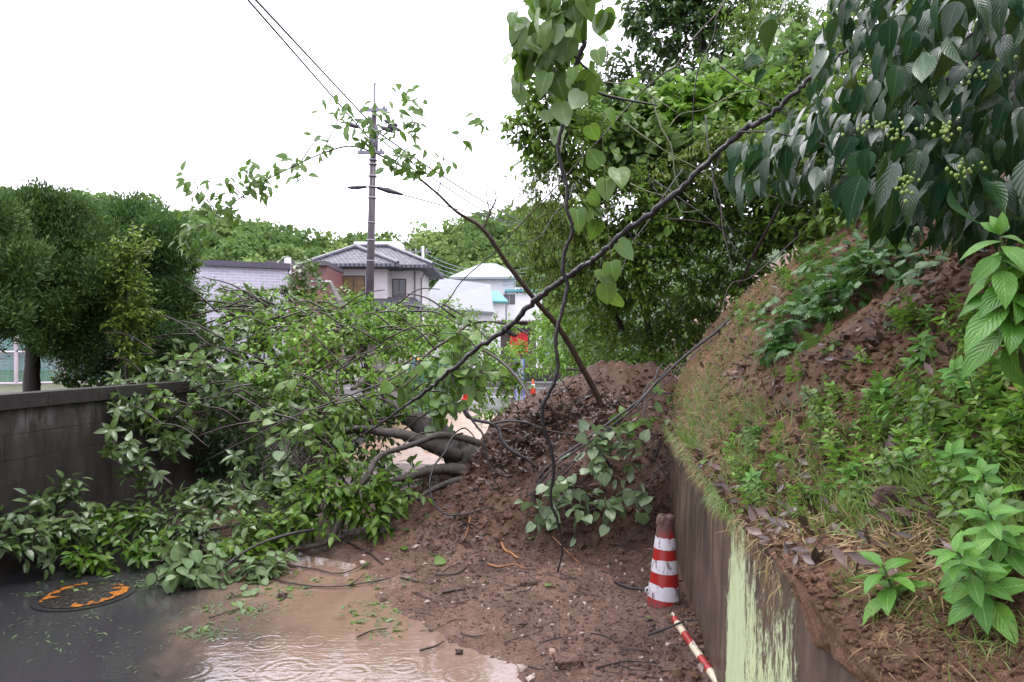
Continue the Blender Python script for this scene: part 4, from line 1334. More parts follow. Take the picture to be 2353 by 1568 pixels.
def blob_crown(cx, cy, Y, rx, ry, n, r0, seed):
    rg = np.random.default_rng(seed)
    out = [(cx, cy, Y, rx * .78, ry * .8)]
    for i in range(n):
        a = rg.uniform(0, 6.28); q = rg.uniform(.35, .95)
        out.append((cx + rx * q * math.cos(a), cy + ry * q * math.sin(a), Y + rg.uniform(-.4, .25), r0 * rg.uniform(.7, 1.3), r0 * rg.uniform(.7, 1.2)))
    return out


conifer("dark round clipped conifer with thick bare trunk nearest the pale fence post", D(75, 905, 8.2),
        blob_crown(120, 590, 8.2, 150, 150, 26, 52, 1) + blob_crown(150, 740, 8.2, 110, 80, 12, 40, 2),
        [wf([(72, 925), (76, 820), (84, 720), (100, 600)], 8.2, 8.2, 36, 20), wf([(92, 795), (125, 780), (175, 745)], 8.2, 8.1, 9, 4), wf([(90, 760), (130, 740), (170, 720)], 8.2, 8.1, 8, 3)])
conifer("dark conifer cropped by the left edge, in front of the others", D(-60, 905, 6.9),
        blob_crown(-40, 600, 6.9, 95, 130, 18, 48, 3) + blob_crown(-25, 740, 6.9, 70, 70, 8, 36, 4), [wf([(-70, 930), (-60, 800), (-50, 650)], 6.9, 6.9, 34, 20)])
conifer("feathery taller conifer with pale upright tips behind the yellowish shrub", D(300, 880, 9.4),
        blob_crown(310, 610, 9.4, 105, 120, 22, 42, 5) + blob_crown(330, 760, 9.4, 90, 90, 12, 38, 6) + [(300, 500, 9.5, 60, 40), (230, 520, 9.6, 50, 45), (350, 540, 9.5, 50, 50)],
        [wf([(305, 900), (300, 800), (305, 650)], 9.4, 9.4, 30, 14)], mat="needle_light", size=.055)
conifer("small dark conifer just left of the lilac brick wall", D(390, 870, 10.4), blob_crown(385, 640, 10.6, 55, 110, 14, 34, 7) + blob_crown(370, 760, 10.4, 70, 80, 9, 34, 8), [wf([(385, 900), (385, 800), (388, 700)], 10.4, 10.4, 20, 9)], size=.048)
# dark undergrowth on the garden ledge
root = thing("garden_shrub", "dark low shrub under the conifers on the ledge behind the wall", "shrub", D(170, 880, 8.8))
lv, tw = Leaves(), MB()
for xd, yd, rx, ry in ((170, 860, 50, 35), (230, 840, 60, 50), (300, 840, 60, 45), (250, 800, 60, 40)):
    dclump(lv, tw, xd, yd, 8.7, rx, ry, .06, lai=3, mode='whorl', k=5)
lv.build("foliage", "ovate", M["leaf_dark"], root); tw.build("stems", M["twig"], root)
root = thing("yellowish_shrub", "slender shrub with olive yellow leaves between two dark conifers", "shrub", D(290, 860, 7.9))
lv, tw = Leaves(), MB()
for xd, yd, rx, ry in ((295, 610, 40, 45), (270, 660, 36, 40), (310, 670, 40, 50), (285, 730, 42, 45), (320, 720, 36, 40), (300, 790, 34, 40), (280, 580, 30, 30), (325, 560, 26, 36)):
    dclump(lv, tw, xd, yd, 7.9, rx, ry, .07, lai=2.6, k=7, droop=.1, var=.6)
limb(tw, wf([(290, 880), (288, 760), (292, 620), (300, 560)], 7.9, 7.9, 8, 3))
lv.build("foliage", "ovate", M["leaf_olive"], root); tw.build("stems", M["twig"], root)
root = thing("garden_shrub", "bright bushy shrub right of the conifers behind the fallen foliage", "shrub", D(400, 760, 9.6))
lv, tw = Leaves(), MB()
for xd, yd, rx, ry in ((420, 640, 45, 45), (455, 690, 40, 40), (400, 720, 60, 50), (430, 600, 30, 35), (360, 820, 60, 40), (310, 850, 50, 30)):
    dclump(lv, tw, xd, yd, 9.6, rx, ry, .075, lai=2.4, k=7, droop=.0)
lv.build("foliage", "ovate", M["leaf_mid"], root); tw.build("stems", M["twig"], root)

# ------------------------------------------------------------------ the fallen tree
def fy(yd, Y):      # the upper part of the pile lies farther back
    return Y + 2.4 * min(1.15, max(0, (1000 - yd) / 300))


def back_rows(rows):
    return [(a, b_, fy(b_, c), d) for a, b_, c, d in rows]


ft = thing("fallen_tree", "uprooted fallen tree with thick grey trunk sprawling across the road", "tree", D(1095, 1080, 7.1))
mb = MB()
limb(mb, back_rows([(1135, 1110, 7.05, 96), (1095, 1075, 7.1, 84), (1040, 1030, 7.15, 66), (1000, 995, 7.2, 52), (955, 965, 7.25, 46), (925, 945, 7.3, 42), (893, 900, 7.35, 38), (868, 845, 7.4, 36), (852, 805, 7.5, 30), (830, 770, 7.6, 28), (800, 725, 7.7, 24), (778, 690, 7.8, 16), (760, 650, 7.9, 8)]), 8, 18, jit=.11)
mb.build("trunk", M["bark"], ft, True)
limbs = [
    [(1060, 1050, 7.0, 40), (1010, 1030, 6.95, 46), (970, 1015, 6.9, 40), (930, 1000, 6.9, 32), (880, 993, 6.9, 26), (840, 987, 6.95, 24), (790, 990, 7.0, 20), (740, 1000, 7.0, 14), (690, 1008, 7.0, 8)],
    [(1112, 1025, 6.9, 24), (1075, 1010, 6.8, 22), (1035, 1002, 6.7, 20), (1005, 1001, 6.6, 18), (975, 1012, 6.55, 17), (930, 1028, 6.5, 16), (885, 1042, 6.4, 15), (862, 1060, 6.3, 17), (848, 1090, 6.2, 18), (825, 1120, 6.15, 18), (805, 1150, 6.1, 18), (785, 1190, 6.0, 19), (765, 1230, 5.95, 20), (740, 1250, 5.85, 17), (700, 1258, 5.75, 15), (668, 1262, 5.65, 14), (645, 1285, 5.5, 11)],
    [(1075, 1085, 6.9, 40), (1030, 1078, 6.8, 34), (990, 1082, 6.7, 30), (940, 1095, 6.6, 24), (890, 1110, 6.5, 14)],
    [(1080, 1100, 6.75, 22), (1030, 1110, 6.6, 18), (985, 1130, 6.5, 15), (960, 1150, 6.4, 10)],
    [(870, 862, 7.35, 22), (845, 868, 7.3, 22), (825, 885, 7.25, 18), (808, 895, 7.2, 10)],
    [(880, 905, 7.3, 12), (850, 905, 7.2, 12), (815, 918, 7.1, 11), (770, 935, 7.0, 8)],
    [(848, 800, 7.5, 16), (820, 775, 7.4, 14), (780, 760, 7.3, 12), (730, 765, 7.2, 10), (690, 790, 7.1, 6)],
    [(815, 820, 7.4, 10), (840, 800, 7.45, 14), (805, 825, 7.3, 12), (775, 870, 7.2, 9), (760, 900, 7.1, 6)],
    [(905, 890, 7.25, 9), (935, 875, 7.1, 9), (960, 835, 7.0, 8), (1000, 800, 6.9, 8), (1040, 775, 6.8, 8), (1080, 745, 6.9, 7), (1130, 740, 7.0, 6), (1180, 750, 7.0, 5), (1215, 770, 7.0, 4)],
    [(1040, 775, 6.8, 6), (1100, 800, 6.8, 7), (1150, 830, 6.8, 8), (1190, 870, 6.8, 9), (1220, 915, 6.8, 10), (1260, 960, 6.8, 10)],
    [(785, 755, 7.3, 8), (730, 730, 7.4, 8), (660, 725, 7.5, 7), (600, 740, 7.6, 5)],
    [(640, 1010, 7, 8), (690, 1030, 6.9, 8), (720, 1060, 6.8, 8), (700, 1110, 6.7, 6)],
]
for rows in limbs:
    mb = MB(); limb(mb, [(a, b_, c, d * .78) for a, b_, c, d in back_rows(rows)], 7, 12, jit=.10); mb.build("branch", M["bark"] if rows[0][3] > 13 else M["twig"], ft, True)
# tangle of thin bare twigs in the hollow
mb = MB()
for i in range(46):
    a = (rng.uniform(640, 760), rng.uniform(985, 1060)); ln = rng.uniform(50, 130); an = rng.uniform(.9, 2.6)
    Yq = rng.uniform(6.4, 6.9)
    limb(mb, wf([a, (a[0] + ln * .5 * math.cos(an) + rng.normal() * 10, a[1] + ln * .5 * math.sin(an)), (a[0] + ln * math.cos(an) + rng.normal() * 22, a[1] + ln * math.sin(an))], Yq, Yq - .2, 4.5, 1.5), 4, 4)
for i in range(140):
    a = (rng.uniform(290, 1050), rng.uniform(690, 1010)); ln = rng.uniform(60, 170); an = rng.uniform(-.6, .8) + (math.pi if rng.random() < .5 else 0)
    Yq = fy(a[1], rng.uniform(6.2, 7.4))
    limb(mb, wf([a, (a[0] + ln * .5 * math.cos(an), a[1] + ln * .5 * math.sin(an) - 14), (a[0] + ln * math.cos(an), a[1] + ln * math.sin(an) + rng.normal() * 12)], Yq, Yq - .15, 5, 2), 4, 4)
for rows in (wf([(470, 1060), (700, 950), (900, 900), (960, 860)], 6.8, 6.9, 3, 4), wf([(600, 985), (760, 925), (880, 880), (935, 850)], 6.7, 7, 4, 4)):
    limb(mb, rows, 6, 5)
mb.build("twigs", M["twig"], ft, True)

PILE = [  # xd, yd, Y, rx, ry, kind
    (500, 720, 8.3, 110, 60, 'g'), (620, 700, 8.4, 110, 55, 'g'), (740, 705, 8.4, 110, 50, 'm'), (690, 630, 8.3, 48, 55, 'g'), (860, 725, 8.3, 110, 55, 'm'), (975, 720, 8.0, 90, 45, 's'), (1075, 728, 8.0, 80, 40, 's'),
    (900, 700, 8.1, 60, 45, 'm'), (440, 760, 8.1, 70, 60, 'g'), (560, 680, 8.3, 60, 40, 'g'), (800, 660, 8.2, 45, 30, 'm'), (830, 680, 8.0, 40, 40, 's'), (1000, 690, 8.1, 50, 30, 's'),
    (1010, 800, 7.6, 110, 60, 's'), (910, 800, 7.7, 90, 60, 's'), (1090, 790, 7.4, 60, 60, 's'), (950, 880, 7.6, 80, 45, 'm'), (1130, 880, 7.4, 70, 45, 's'), (1180, 860, 7.3, 50, 50, 's'), (1140, 940, 7.2, 60, 30, 's'),
    (420, 800, 7.8, 100, 80, 'g'), (540, 820, 7.6, 120, 85, 'g'), (660, 815, 7.6, 120, 85, 'm'), (775, 835, 7.7, 75, 75, 'm'),
    (330, 870, 7.6, 80, 65, 'm'), (400, 905, 7.3, 100, 80, 'g'), (520, 920, 7.1, 120, 80, 'g'), (640, 925, 7.1, 120, 75, 'm'), (750, 935, 7.1, 90, 65, 'm'), (840, 950, 7.2, 70, 45, 'm'),
    (285, 890, 6.2, 40, 40, 'g'), (280, 950, 6.15, 40, 50, 'g'), (275, 1010, 6.1, 36, 40, 'g'), (310, 1075, 6.2, 50, 34, 'g'), (340, 930, 6.5, 50, 50, 'm'), (400, 1000, 6.6, 50, 40, 'g'), (880, 850, 6.3, 60, 40, 's'), (800, 940, 6.4, 60, 34, 'm'), (780, 720, 7.6, 60, 40, 'm'), (850, 760, 7.2, 50, 40, 's'), (960, 940, 6.9, 50, 26, 's'), (310, 960, 6.9, 60, 55, 'g'), (380, 985, 7.2, 70, 60, 'g'), (650, 960, 6.8, 60, 30, 'g'), (700, 990, 6.8, 70, 40, 'm'), (595, 1090, 6.35, 75, 45, 'g'), (650, 1110, 6.3, 50, 30, 'g'),
    (770, 1075, 6.5, 80, 45, 'm'), (840, 1130, 6.25, 80, 55, 'm'), (910, 1120, 6.35, 60, 50, 'm'), (900, 1060, 6.7, 60, 30, 'g'), (730, 1165, 6.1, 110, 50, 'm'), (620, 1150, 6.2, 90, 50, 'g'), (480, 1140, 6.4, 80, 40, 'g'), (870, 1190, 6.1, 60, 45, 'm'),
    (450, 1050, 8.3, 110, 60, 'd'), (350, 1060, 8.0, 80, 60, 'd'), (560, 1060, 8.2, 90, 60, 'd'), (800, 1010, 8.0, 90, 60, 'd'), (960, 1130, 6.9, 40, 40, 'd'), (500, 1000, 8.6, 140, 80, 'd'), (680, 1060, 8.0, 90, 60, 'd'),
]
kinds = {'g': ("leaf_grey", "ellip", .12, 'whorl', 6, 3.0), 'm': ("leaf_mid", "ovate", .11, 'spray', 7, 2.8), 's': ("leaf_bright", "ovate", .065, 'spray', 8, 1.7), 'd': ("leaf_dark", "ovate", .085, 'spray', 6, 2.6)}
tw = MB()
for kd, (mat, tm, sz, mode, k, lai) in kinds.items():
    lv = Leaves()
    for xd, yd, Y, rx, ry, kk in PILE:
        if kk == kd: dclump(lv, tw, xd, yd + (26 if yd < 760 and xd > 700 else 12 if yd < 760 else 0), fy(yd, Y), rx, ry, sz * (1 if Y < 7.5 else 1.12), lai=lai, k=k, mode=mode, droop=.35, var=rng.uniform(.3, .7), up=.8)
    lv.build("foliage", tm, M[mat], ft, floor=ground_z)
tw.build("shoots", M["twig"], ft)


def leafy(name, label, cat, clumps, mat, tm, size, k=7, mode='spray', lai=3.2, droop=.3, group=None, stems=(), stem_mat="twig", floor=True, base=None, var=None, up=.75, fol="foliage", spraylen=None, back=-.45):
    c0 = clumps[0]
    root = thing(name, label, cat, base if base is not None else D(c0[0], c0[1] + c0[4], c0[2]), group)
    lv, tw = Leaves(), MB()
    for q in clumps:
        dclump(lv, tw, q[0], q[1], q[2], q[3], q[4], size, lai=lai, k=k, mode=mode, droop=droop, up=up, spraylen=spraylen, back=back, var=(rng.uniform(.3, .7) if var is None else var))
    lv.build(fol, tm, M[mat], root, floor=ground_z if floor else None)
    for rows in stems: limb(tw, rows, 6, 7, jit=.05)
    tw.build("stems", M[stem_mat], root)
    return root


# broken leafy boughs lying along the water's edge
G_ = "broken leafy boughs along the water"
leafy("leafy_bough", "leafy bough on wet asphalt against the block wall foot, cut by the left edge", "bough", [(40, 1190, 5.25, 80, 40), (140, 1160, 5.75, 80, 50), (40, 1250, 5.1, 70, 30), (160, 1215, 5.6, 90, 40), (90, 1230, 5.3, 60, 30)], "leaf_grey", "ovate", .105, group=G_, stems=[wf([(240, 1170), (140, 1190), (20, 1230)], 6.0, 5.2, 9, 4)])
leafy("leafy_bough", "low leafy bough on the asphalt just behind the orange ringed manhole", "bough", [(270, 1200, 5.95, 100, 45), (210, 1260, 5.5, 90, 30), (300, 1250, 5.6, 90, 40), (160, 1270, 5.4, 50, 20)], "leaf_mid", "ovate", .11, var=.25, group=G_, stems=[wf([(400, 1190), (300, 1230), (190, 1275)], 6.1, 5.6, 9, 4)])
leafy("leafy_bough", "grey green bough between the dark hollow and the muddy water", "bough", [(390, 1195, 6.0, 100, 50), (500, 1215, 5.95, 100, 48), (440, 1245, 5.75, 80, 35), (330, 1160, 6.3, 60, 35)], "leaf_grey", "ovate", .11, group=G_, stems=[wf([(620, 1190), (500, 1215), (390, 1225)], 6.0, 5.8, 10, 5)])
leafy("leafy_bough", "bough with fresh green leaves hanging over the muddy water left of the grey limb", "bough", [(610, 1225, 5.8, 80, 45), (680, 1200, 5.9, 60, 40), (560, 1250, 5.6, 60, 30), (730, 1130, 6.05, 60, 35)], "leaf_mid", "ovate", .1, group=G_, stems=[wf([(721, 1218), (677, 1225), (610, 1245), (551, 1275), (490, 1325)], 5.7, 5.15, 8, 5)], stem_mat="bark_wet")
leafy("leafy_bough", "tuft of large pale ribbed leaves drooping into the muddy water", "bough", [(415, 1285, 5.15, 48, 36), (405, 1330, 5.1, 42, 26), (450, 1320, 5.1, 40, 28), (490, 1300, 5.2, 40, 24)], "leaf_round", "round", .12, lai=3.2, droop=.8, group=G_, stems=[wf([(560, 1270), (500, 1310), (420, 1330)], 5.3, 5.1, 5, 3)])
leafy("leafy_bough", "small sprig of upright leaves standing in the muddy water by the limb tip", "bough", [(600, 1285, 5.35, 44, 26), (560, 1310, 5.2, 30, 22), (630, 1300, 5.3, 26, 20)], "leaf_round", "ovate", .12, lai=2.6, droop=.3, group=G_, stems=[wf([(640, 1285), (600, 1300), (540, 1320)], 5.4, 5.2, 6, 3)])
leafy("leafy_bough", "dark crumpled leaf sprig floating alone on the muddy water", "bough", [(545, 1388, 4.85, 36, 12), (575, 1380, 4.88, 26, 10)], "leaf_round", "round", .105, lai=2.2, droop=.5, group=G_, stems=[wf([(590, 1375), (545, 1395), (480, 1420)], 4.9, 4.8, 4, 2)])
# bare broken bough at the block wall
mb = MB()
for rows in (wf([(395, 1115), (345, 1075), (300, 1050), (246, 1003), (205, 962), (184, 925)], 6.3, 6.5, 9, 3), wf([(246, 1003), (250, 1040), (290, 1075), (345, 1075)], 6.45, 6.35, 3, 4), wf([(316, 1060), (270, 1045), (215, 1050), (190, 1030)], 6.35, 6.4, 4, 2), wf([(203, 958), (215, 930), (225, 905), (250, 890)], 6.5, 6.5, 3, 1.5), wf([(300, 1050), (300, 1020), (290, 1000)], 6.4, 6.4, 3, 1.5), wf([(200, 965), (230, 940), (245, 945)], 6.5, 6.5, 2.5, 1.5)):
    limb(mb, rows, 5, 6)
o = mb.build("bare_bough", M["twig"], None, True); tag(o, "bare forked bough leaning up against the block wall", "bough", )
leafy("leafy_bough", "sparse hanging bough with grey leaves in front of the block wall", "bough", [(180, 970, 6.6, 18, 14), (172, 1020, 6.6, 14, 30), (270, 890, 7.0, 36, 30), (280, 950, 6.8, 40, 30), (320, 930, 6.8, 30, 30)], "leaf_grey", "ovate", .08, lai=2, group=G_, mode='whorl', k=5)

# ------------------------------------------------------------------ vines in the fallen tree, kudzu
leafy("kudzu_vine", "broad heart leaved vine draped over the right side of the fallen tree", "vine", [(1060, 800, 7.0, 34, 60), (1040, 860, 6.9, 40, 50), (1010, 930, 6.9, 60, 30), (1095, 880, 6.9, 50, 30), (940, 870, 7.1, 30, 40), (1000, 850, 6.95, 40, 35)], "leaf_kudzu", "heart", .13, k=3, lai=1.5, droop=.8, floor=False, stem_mat="twig_green", up=.3,
      stems=[wf([(1050, 740), (1065, 790), (1050, 850), (1060, 900)], 6.95, 6.9, 3, 2)])
leafy("kudzu_vine", "pale round leaves of a vine scattered over the left of the fallen tree", "vine", [(520, 850, 7.7, 100, 60), (660, 900, 7.3, 80, 60), (430, 920, 7.2, 60, 40), (720, 1000, 6.5, 60, 40), (780, 1050, 6.3, 60, 40), (640, 1000, 6.5, 50, 30)], "leaf_kudzu", "heart", .12, k=3, lai=.45, droop=.6, floor=False, stem_mat="twig_green", up=.5)
leafy("kudzu_vine", "bright leafed vine over the top of the pile before the tiled house", "vine", [(620, 700, 9.6, 90, 40), (760, 725, 9.6, 80, 45), (860, 720, 9.6, 70, 40), (560, 760, 9.0, 80, 50), (690, 780, 8.4, 100, 50), (600, 850, 7.7, 90, 50), (740, 860, 7.9, 60, 40)], "leaf_bright", "ovate", .10, k=5, lai=1.3, droop=.5, floor=False, stem_mat="twig_green", up=.5)

# ------------------------------------------------------------------ big bare vines and the bent sapling
def bare(name, label, cat, rowsets, mat, seg=10, m=8, group=None, jit=.10, wob=0.0):
    mb = MB()
    for rows in rowsets: limb(mb, [(a, b_, c, d * .54) for a, b_, c, d in rows], m, seg, jit=jit, wob=wob)
    o = mb.build(name, M[mat], None, True)
    return tag(o, label, cat, group)


bare("fallen_branch", "long thick black wet branch slanting down from upper right to the fallen tree", "branch",
     [[(2110, -60, 3.6, 16), (2030, 30, 3.8, 16), (1960, 100, 4.0, 18), (1900, 150, 4.1, 18), (1840, 200, 4.2, 19), (1775, 262, 4.3, 22), (1715, 295, 4.4, 24), (1655, 345, 4.5, 22), (1600, 398, 4.6, 24), (1530, 465, 4.8, 25), (1440, 528, 4.95, 25), (1385, 580, 5.1, 23), (1340, 612, 5.25, 24), (1290, 645, 5.4, 25), (1228, 692, 5.6, 25), (1170, 750, 5.8, 23), (1100, 800, 6.0, 20), (1032, 855, 6.15, 18), (988, 893, 6.3, 17), (930, 935, 6.45, 12), (870, 975, 6.6, 9), (790, 1030, 6.7, 6)],
      [(1160, 757, 5.82, 26), (1178, 768, 5.8, 16), (1186, 772, 5.8, 9)], wf([(1385, 580), (1375, 640), (1352, 690)], 5.1, 5.15, 6, 2), wf([(1530, 465), (1500, 430), (1490, 390)], 4.8, 4.85, 7, 2), wf([(1655, 345), (1640, 420), (1655, 470)], 4.5, 4.5, 6, 2), wf([(1100, 800), (1060, 770), (1000, 765)], 6.0, 6.05, 7, 2.5), wf([(1032, 855), (1050, 900), (1045, 940)], 6.15, 6.1, 6, 2), wf([(1440, 528), (1470, 560), (1520, 570)], 4.95, 4.95, 5, 2)], "bark_wet", 12, wob=.006)
sap = thing("bent_sapling", "slender brown sapling bent in a long arch over the road toward the left", "sapling", D(1390, 950, 6.7))
mb = MB()
arch = [(1392, 960, 6.7, 24), (1370, 905, 6.65, 22), (1340, 850, 6.55, 21), (1310, 795, 6.45, 21), (1280, 748, 6.35, 20), (1230, 690, 6.2, 19), (1170, 612, 6.05, 17), (1110, 527, 5.9, 15), (1050, 487, 5.85, 11), (1005, 445, 5.8, 9), (950, 400, 5.75, 8), (905, 373, 5.7, 7), (850, 347, 5.65, 6), (800, 336, 5.6, 6), (740, 353, 5.55, 5), (690, 375, 5.5, 5), (620, 410, 5.4, 4.5), (560, 450, 5.35, 4), (500, 492, 5.3, 3.5), (450, 535, 5.25, 2.5)]
limb(mb, [(a, b_, c, d * .64) for a, b_, c, d in arch], 7, 10, jit=.09)
for rows in (wf([(1110, 527), (1125, 490), (1140, 455), (1130, 425)], 5.9, 5.9, 7, 2), wf([(1125, 490), (1118, 440), (1130, 380), (1125, 320)], 5.9, 5.9, 3, 1.2), wf([(740, 353), (770, 290), (790, 250)], 5.5, 5.5, 3, 1.5), wf([(905, 373), (945, 320), (940, 240)], 5.7, 5.6, 3, 1.5), wf([(850, 347), (850, 300), (830, 275)], 5.6, 5.6, 3, 1.5), wf([(690, 375), (720, 330), (755, 310)], 5.5, 5.5, 3, 1.5), wf([(1005, 445), (1020, 400), (1030, 380)], 5.8, 5.8, 3, 1.5), wf([(560, 450), (520, 420), (470, 415)], 5.3, 5.3, 3, 1.5), wf([(500, 492), (470, 450), (440, 410)], 5.3, 5.3, 3, 1.5), wf([(1125, 340), (1110, 300), (1100, 280)], 5.9, 5.9, 2, 1.5), wf([(950, 400), (1060, 350), (1075, 330)], 5.8, 5.9, 1.5, 1)):
    limb(mb, rows, 5, 6)
mb.build("stem", M["bark_brown"], sap, True)
lv, tw = Leaves(), MB()
for xd, yd, rx, ry, n_ in ((445, 430, 18, 26, 16), (500, 430, 18, 14, 7), (555, 410, 30, 26, 18), (610, 410, 22, 26, 14), (640, 400, 16, 10, 5), (680, 372, 22, 10, 6), (600, 440, 26, 12, 9), (690, 402, 16, 12, 6), (500, 480, 36, 22, 16), (450, 530, 28, 36, 26), (535, 478, 26, 18, 10), (430, 555, 20, 22, 12), (475, 500, 30, 25, 14), (520, 500, 10, 25, 8), (775, 240, 26, 30, 9), (800, 285, 32, 30, 14), (850, 275, 26, 36, 14), (830, 310, 24, 20, 8), (860, 310, 20, 30, 9), (920, 216, 26, 10, 7), (950, 250, 24, 24, 9), (945, 300, 28, 26, 14), (925, 365, 34, 28, 24), (955, 385, 24, 20, 12), (895, 300, 20, 40, 8), (745, 325, 20, 12, 5), (1106, 280, 18, 12, 7), (1022, 380, 18, 10, 6), (1072, 335, 12, 14, 3), (990, 350, 10, 10, 2), (905, 365, 26, 20, 9), (740, 350, 18, 12, 4)):
    m_ = n_ * 1.5
    cc = D(xd, yd, 5.55 - (1000 - xd) * .0004); s = pxm(5.5)
    O = cc + rng.normal(size=(int(m_), 3)) * np.array([rx * s * .6, .07, ry * s * .6])
    a = rng.normal(size=(len(O), 3)) * .8 + np.array([rng.choice([-1, 1]) * .7, 0, -.5])
    lv.add(O, a, np.array([0, -.3, .7]) + rng.normal(size=(len(O), 3)) * .6, rng.uniform(.065, .115, len(O)), rng.uniform(.8, 1.15, len(O)))
lv.build("foliage", "ovate", M["leaf_kudzu"], sap)

vine = thing("hanging_vine", "twisted dark vine stem hanging from above the frame down to the mud heap", "vine", D(1278, 1330, 5.1))
mb = MB()
tv = [(1305, -40), (1320, 40), (1343, 92), (1330, 130), (1318, 165), (1300, 205), (1303, 240), (1298, 270), (1283, 330), (1290, 380), (1303, 430), (1302, 480), (1314, 515), (1312, 545), (1298, 575), (1294, 622), (1304, 660), (1290, 722), (1277, 778), (1281, 850), (1264, 900), (1246, 935), (1249, 980), (1268, 1040), (1272, 1085), (1265, 1150), (1282, 1200), (1292, 1262), (1278, 1332)]
wds = np.interp(np.arange(len(tv)), [0, 3, 8, 15, 20, 22, 28], [11, 11, 9, 9, 9, 10, 4])
rows = [(a, b_, 4.6 + .022 * i, w) for i, ((a, b_), w) in enumerate(zip(tv, wds))]
limb(mb, rows, 6, 10, jit=.12, wob=.002)
limb(mb, wf([(1316, 100), (1305, 60), (1296, 0), (1290, -40)], 4.6, 4.5, 10, 12), 6, 8)
limb(mb, wf([(1318, 160), (1345, 190), (1380, 215), (1430, 228), (1470, 235), (1510, 242)], 4.7, 5.3, 9, 4), 6, 8)
limb(mb, wf([(1275, 75), (1330, 140), (1380, 190)], 4.6, 4.8, 6, 5), 6, 7)
mb.build("stem", M["bark_wet"], vine, True)
lv, tw = Leaves(), MB()
for xd, yd, rx, ry, n_ in ((1240, 20, 40, 40, 16), (1290, 30, 40, 50, 20), (1220, 80, 30, 40, 13), (1270, 100, 36, 40, 16), (1200, 110, 22, 40, 10), (1310, 60, 22, 40, 9), (1290, 180, 40, 40, 12), (1330, 190, 26, 30, 6), (1190, 140, 14, 20, 4), (1350, 10, 24, 20, 5), (1380, 12, 14, 14, 4)):
    n_ = int(n_ * 1.5); s = pxm(4.5); cc = D(xd, yd, 4.5)
    O = cc + rng.normal(size=(n_, 3)) * np.array([rx * s * .7, .18, ry * s * .65])
    a = rng.normal(size=(n_, 3)) * .45 + np.array([-.15, -.1, -1])
    lv.add(O, a, np.array([-.2, -.5, .5]) + rng.normal(size=(n_, 3)) * .8, rng.uniform(.09, .17, n_), rng.uniform(.85, 1.1, n_))
for xd, yd, n_ in ((1265, 300, 3), (1330, 215, 2), (1400, 265, 2), (1385, 570, 1), (1345, 460, 5), (1400, 400, 4), (1400, 620, 3), (1415, 660, 2), (1330, 475, 2)):
    cc = D(xd, yd, 5.0); O = cc + rng.normal(size=(n_, 3)) * .06
    lv.add(O, rng.normal(size=(n_, 3)) * .4 + np.array([.3, 0, -.6]), np.array([-.2, -.6, .6]) + rng.normal(size=(n_, 3)) * .3, rng.uniform(.12, .18, n_))
for rows in (wf([(1395, 120), (1390, 200), (1385, 300), (1390, 420), (1400, 560), (1410, 650)], 5, 5, 2.5, 1.5), wf([(1300, 0), (1360, -20)], 4.6, 4.6, 3, 2), wf([(1385, 10), (1378, 60), (1395, 110), (1398, 190)], 4.9, 4.9, 4, 2), wf([(1310, 160), (1308, 300), (1290, 340)], 4.7, 4.8, 2, 1.5)):
    limb(tw, rows, 6, 5)
lv.build("foliage", "heart", M["leaf_kudzu"], vine); tw.build("tendrils", M["twig_green"], vine)

bare("vine_stem", "thin straight vine crossing from the top edge down left behind the twisted vine", "vine",
     [[(1690, -40, 5.2, 7), (1667, 0, 5.2, 7), (1646, 32, 5.2, 8), (1608, 72, 5.2, 7), (1576, 110, 5.2, 6), (1555, 150, 5.25, 7), (1513, 177, 5.3, 6), (1456, 232, 5.4, 6), (1386, 312, 5.5, 5.5), (1337, 362, 5.6, 5), (1294, 412, 5.7, 5), (1210, 500, 5.9, 5), (1142, 574, 6.1, 5), (1064, 643, 6.3, 5), (1029, 692, 6.4, 5), (1000, 712, 6.5, 4), (973, 722, 6.6, 3)]], "bark_brown", 7, group="bare vines over the bank")
bare("vine_stem", "short dark vine dangling from the fork at the top edge over the shrubs", "vine", [wf([(1646, 32), (1642, 78), (1625, 115), (1608, 148), (1597, 200), (1593, 250), (1590, 295), (1583, 312)], 5.2, 5.5, 6, 4)], "bark_wet", 7, group="bare vines over the bank")
bare("vine_stem", "dark crooked branch standing in the scar at the top of the bare bank", "branch", [[(1880, 190, 5.2, 10), (1888, 240, 5.3, 10), (1860, 310, 5.5, 9), (1822, 405, 5.7, 11), (1785, 485, 6.0, 12), (1762, 530, 6.2, 12), (1743, 565, 6.4, 12), (1715, 620, 6.7, 11), (1698, 658, 6.9, 10)]], "bark_wet", 9, group="bare vines over the bank")
bare("vine_stem", "long black vine lying down the bank edge from the scar to the mud heap", "vine", [[(1760, 668, 6.7, 8), (1717, 692, 6.6, 11), (1675, 735, 6.5, 12), (1636, 770, 6.4, 13), (1590, 805, 6.3, 12), (1545, 845, 6.2, 10), (1505, 885, 6.15, 10), (1462, 925, 6.05, 10), (1413, 962, 5.95, 11), (1340, 1015, 5.9, 10), (1262, 1070, 5.9, 8), (1230, 1110, 5.9, 5)], wf([(1540, 840), (1480, 912), (1420, 972), (1350, 1035), (1300, 1075), (1262, 1105), (1210, 1140)], 6.1, 5.75, 7, 7), wf([(1610, 800), (1560, 850), (1480, 930), (1440, 960)], 6.2, 5.9, 5, 4)], "bark_wet", 9, group="bare vines over the bank")
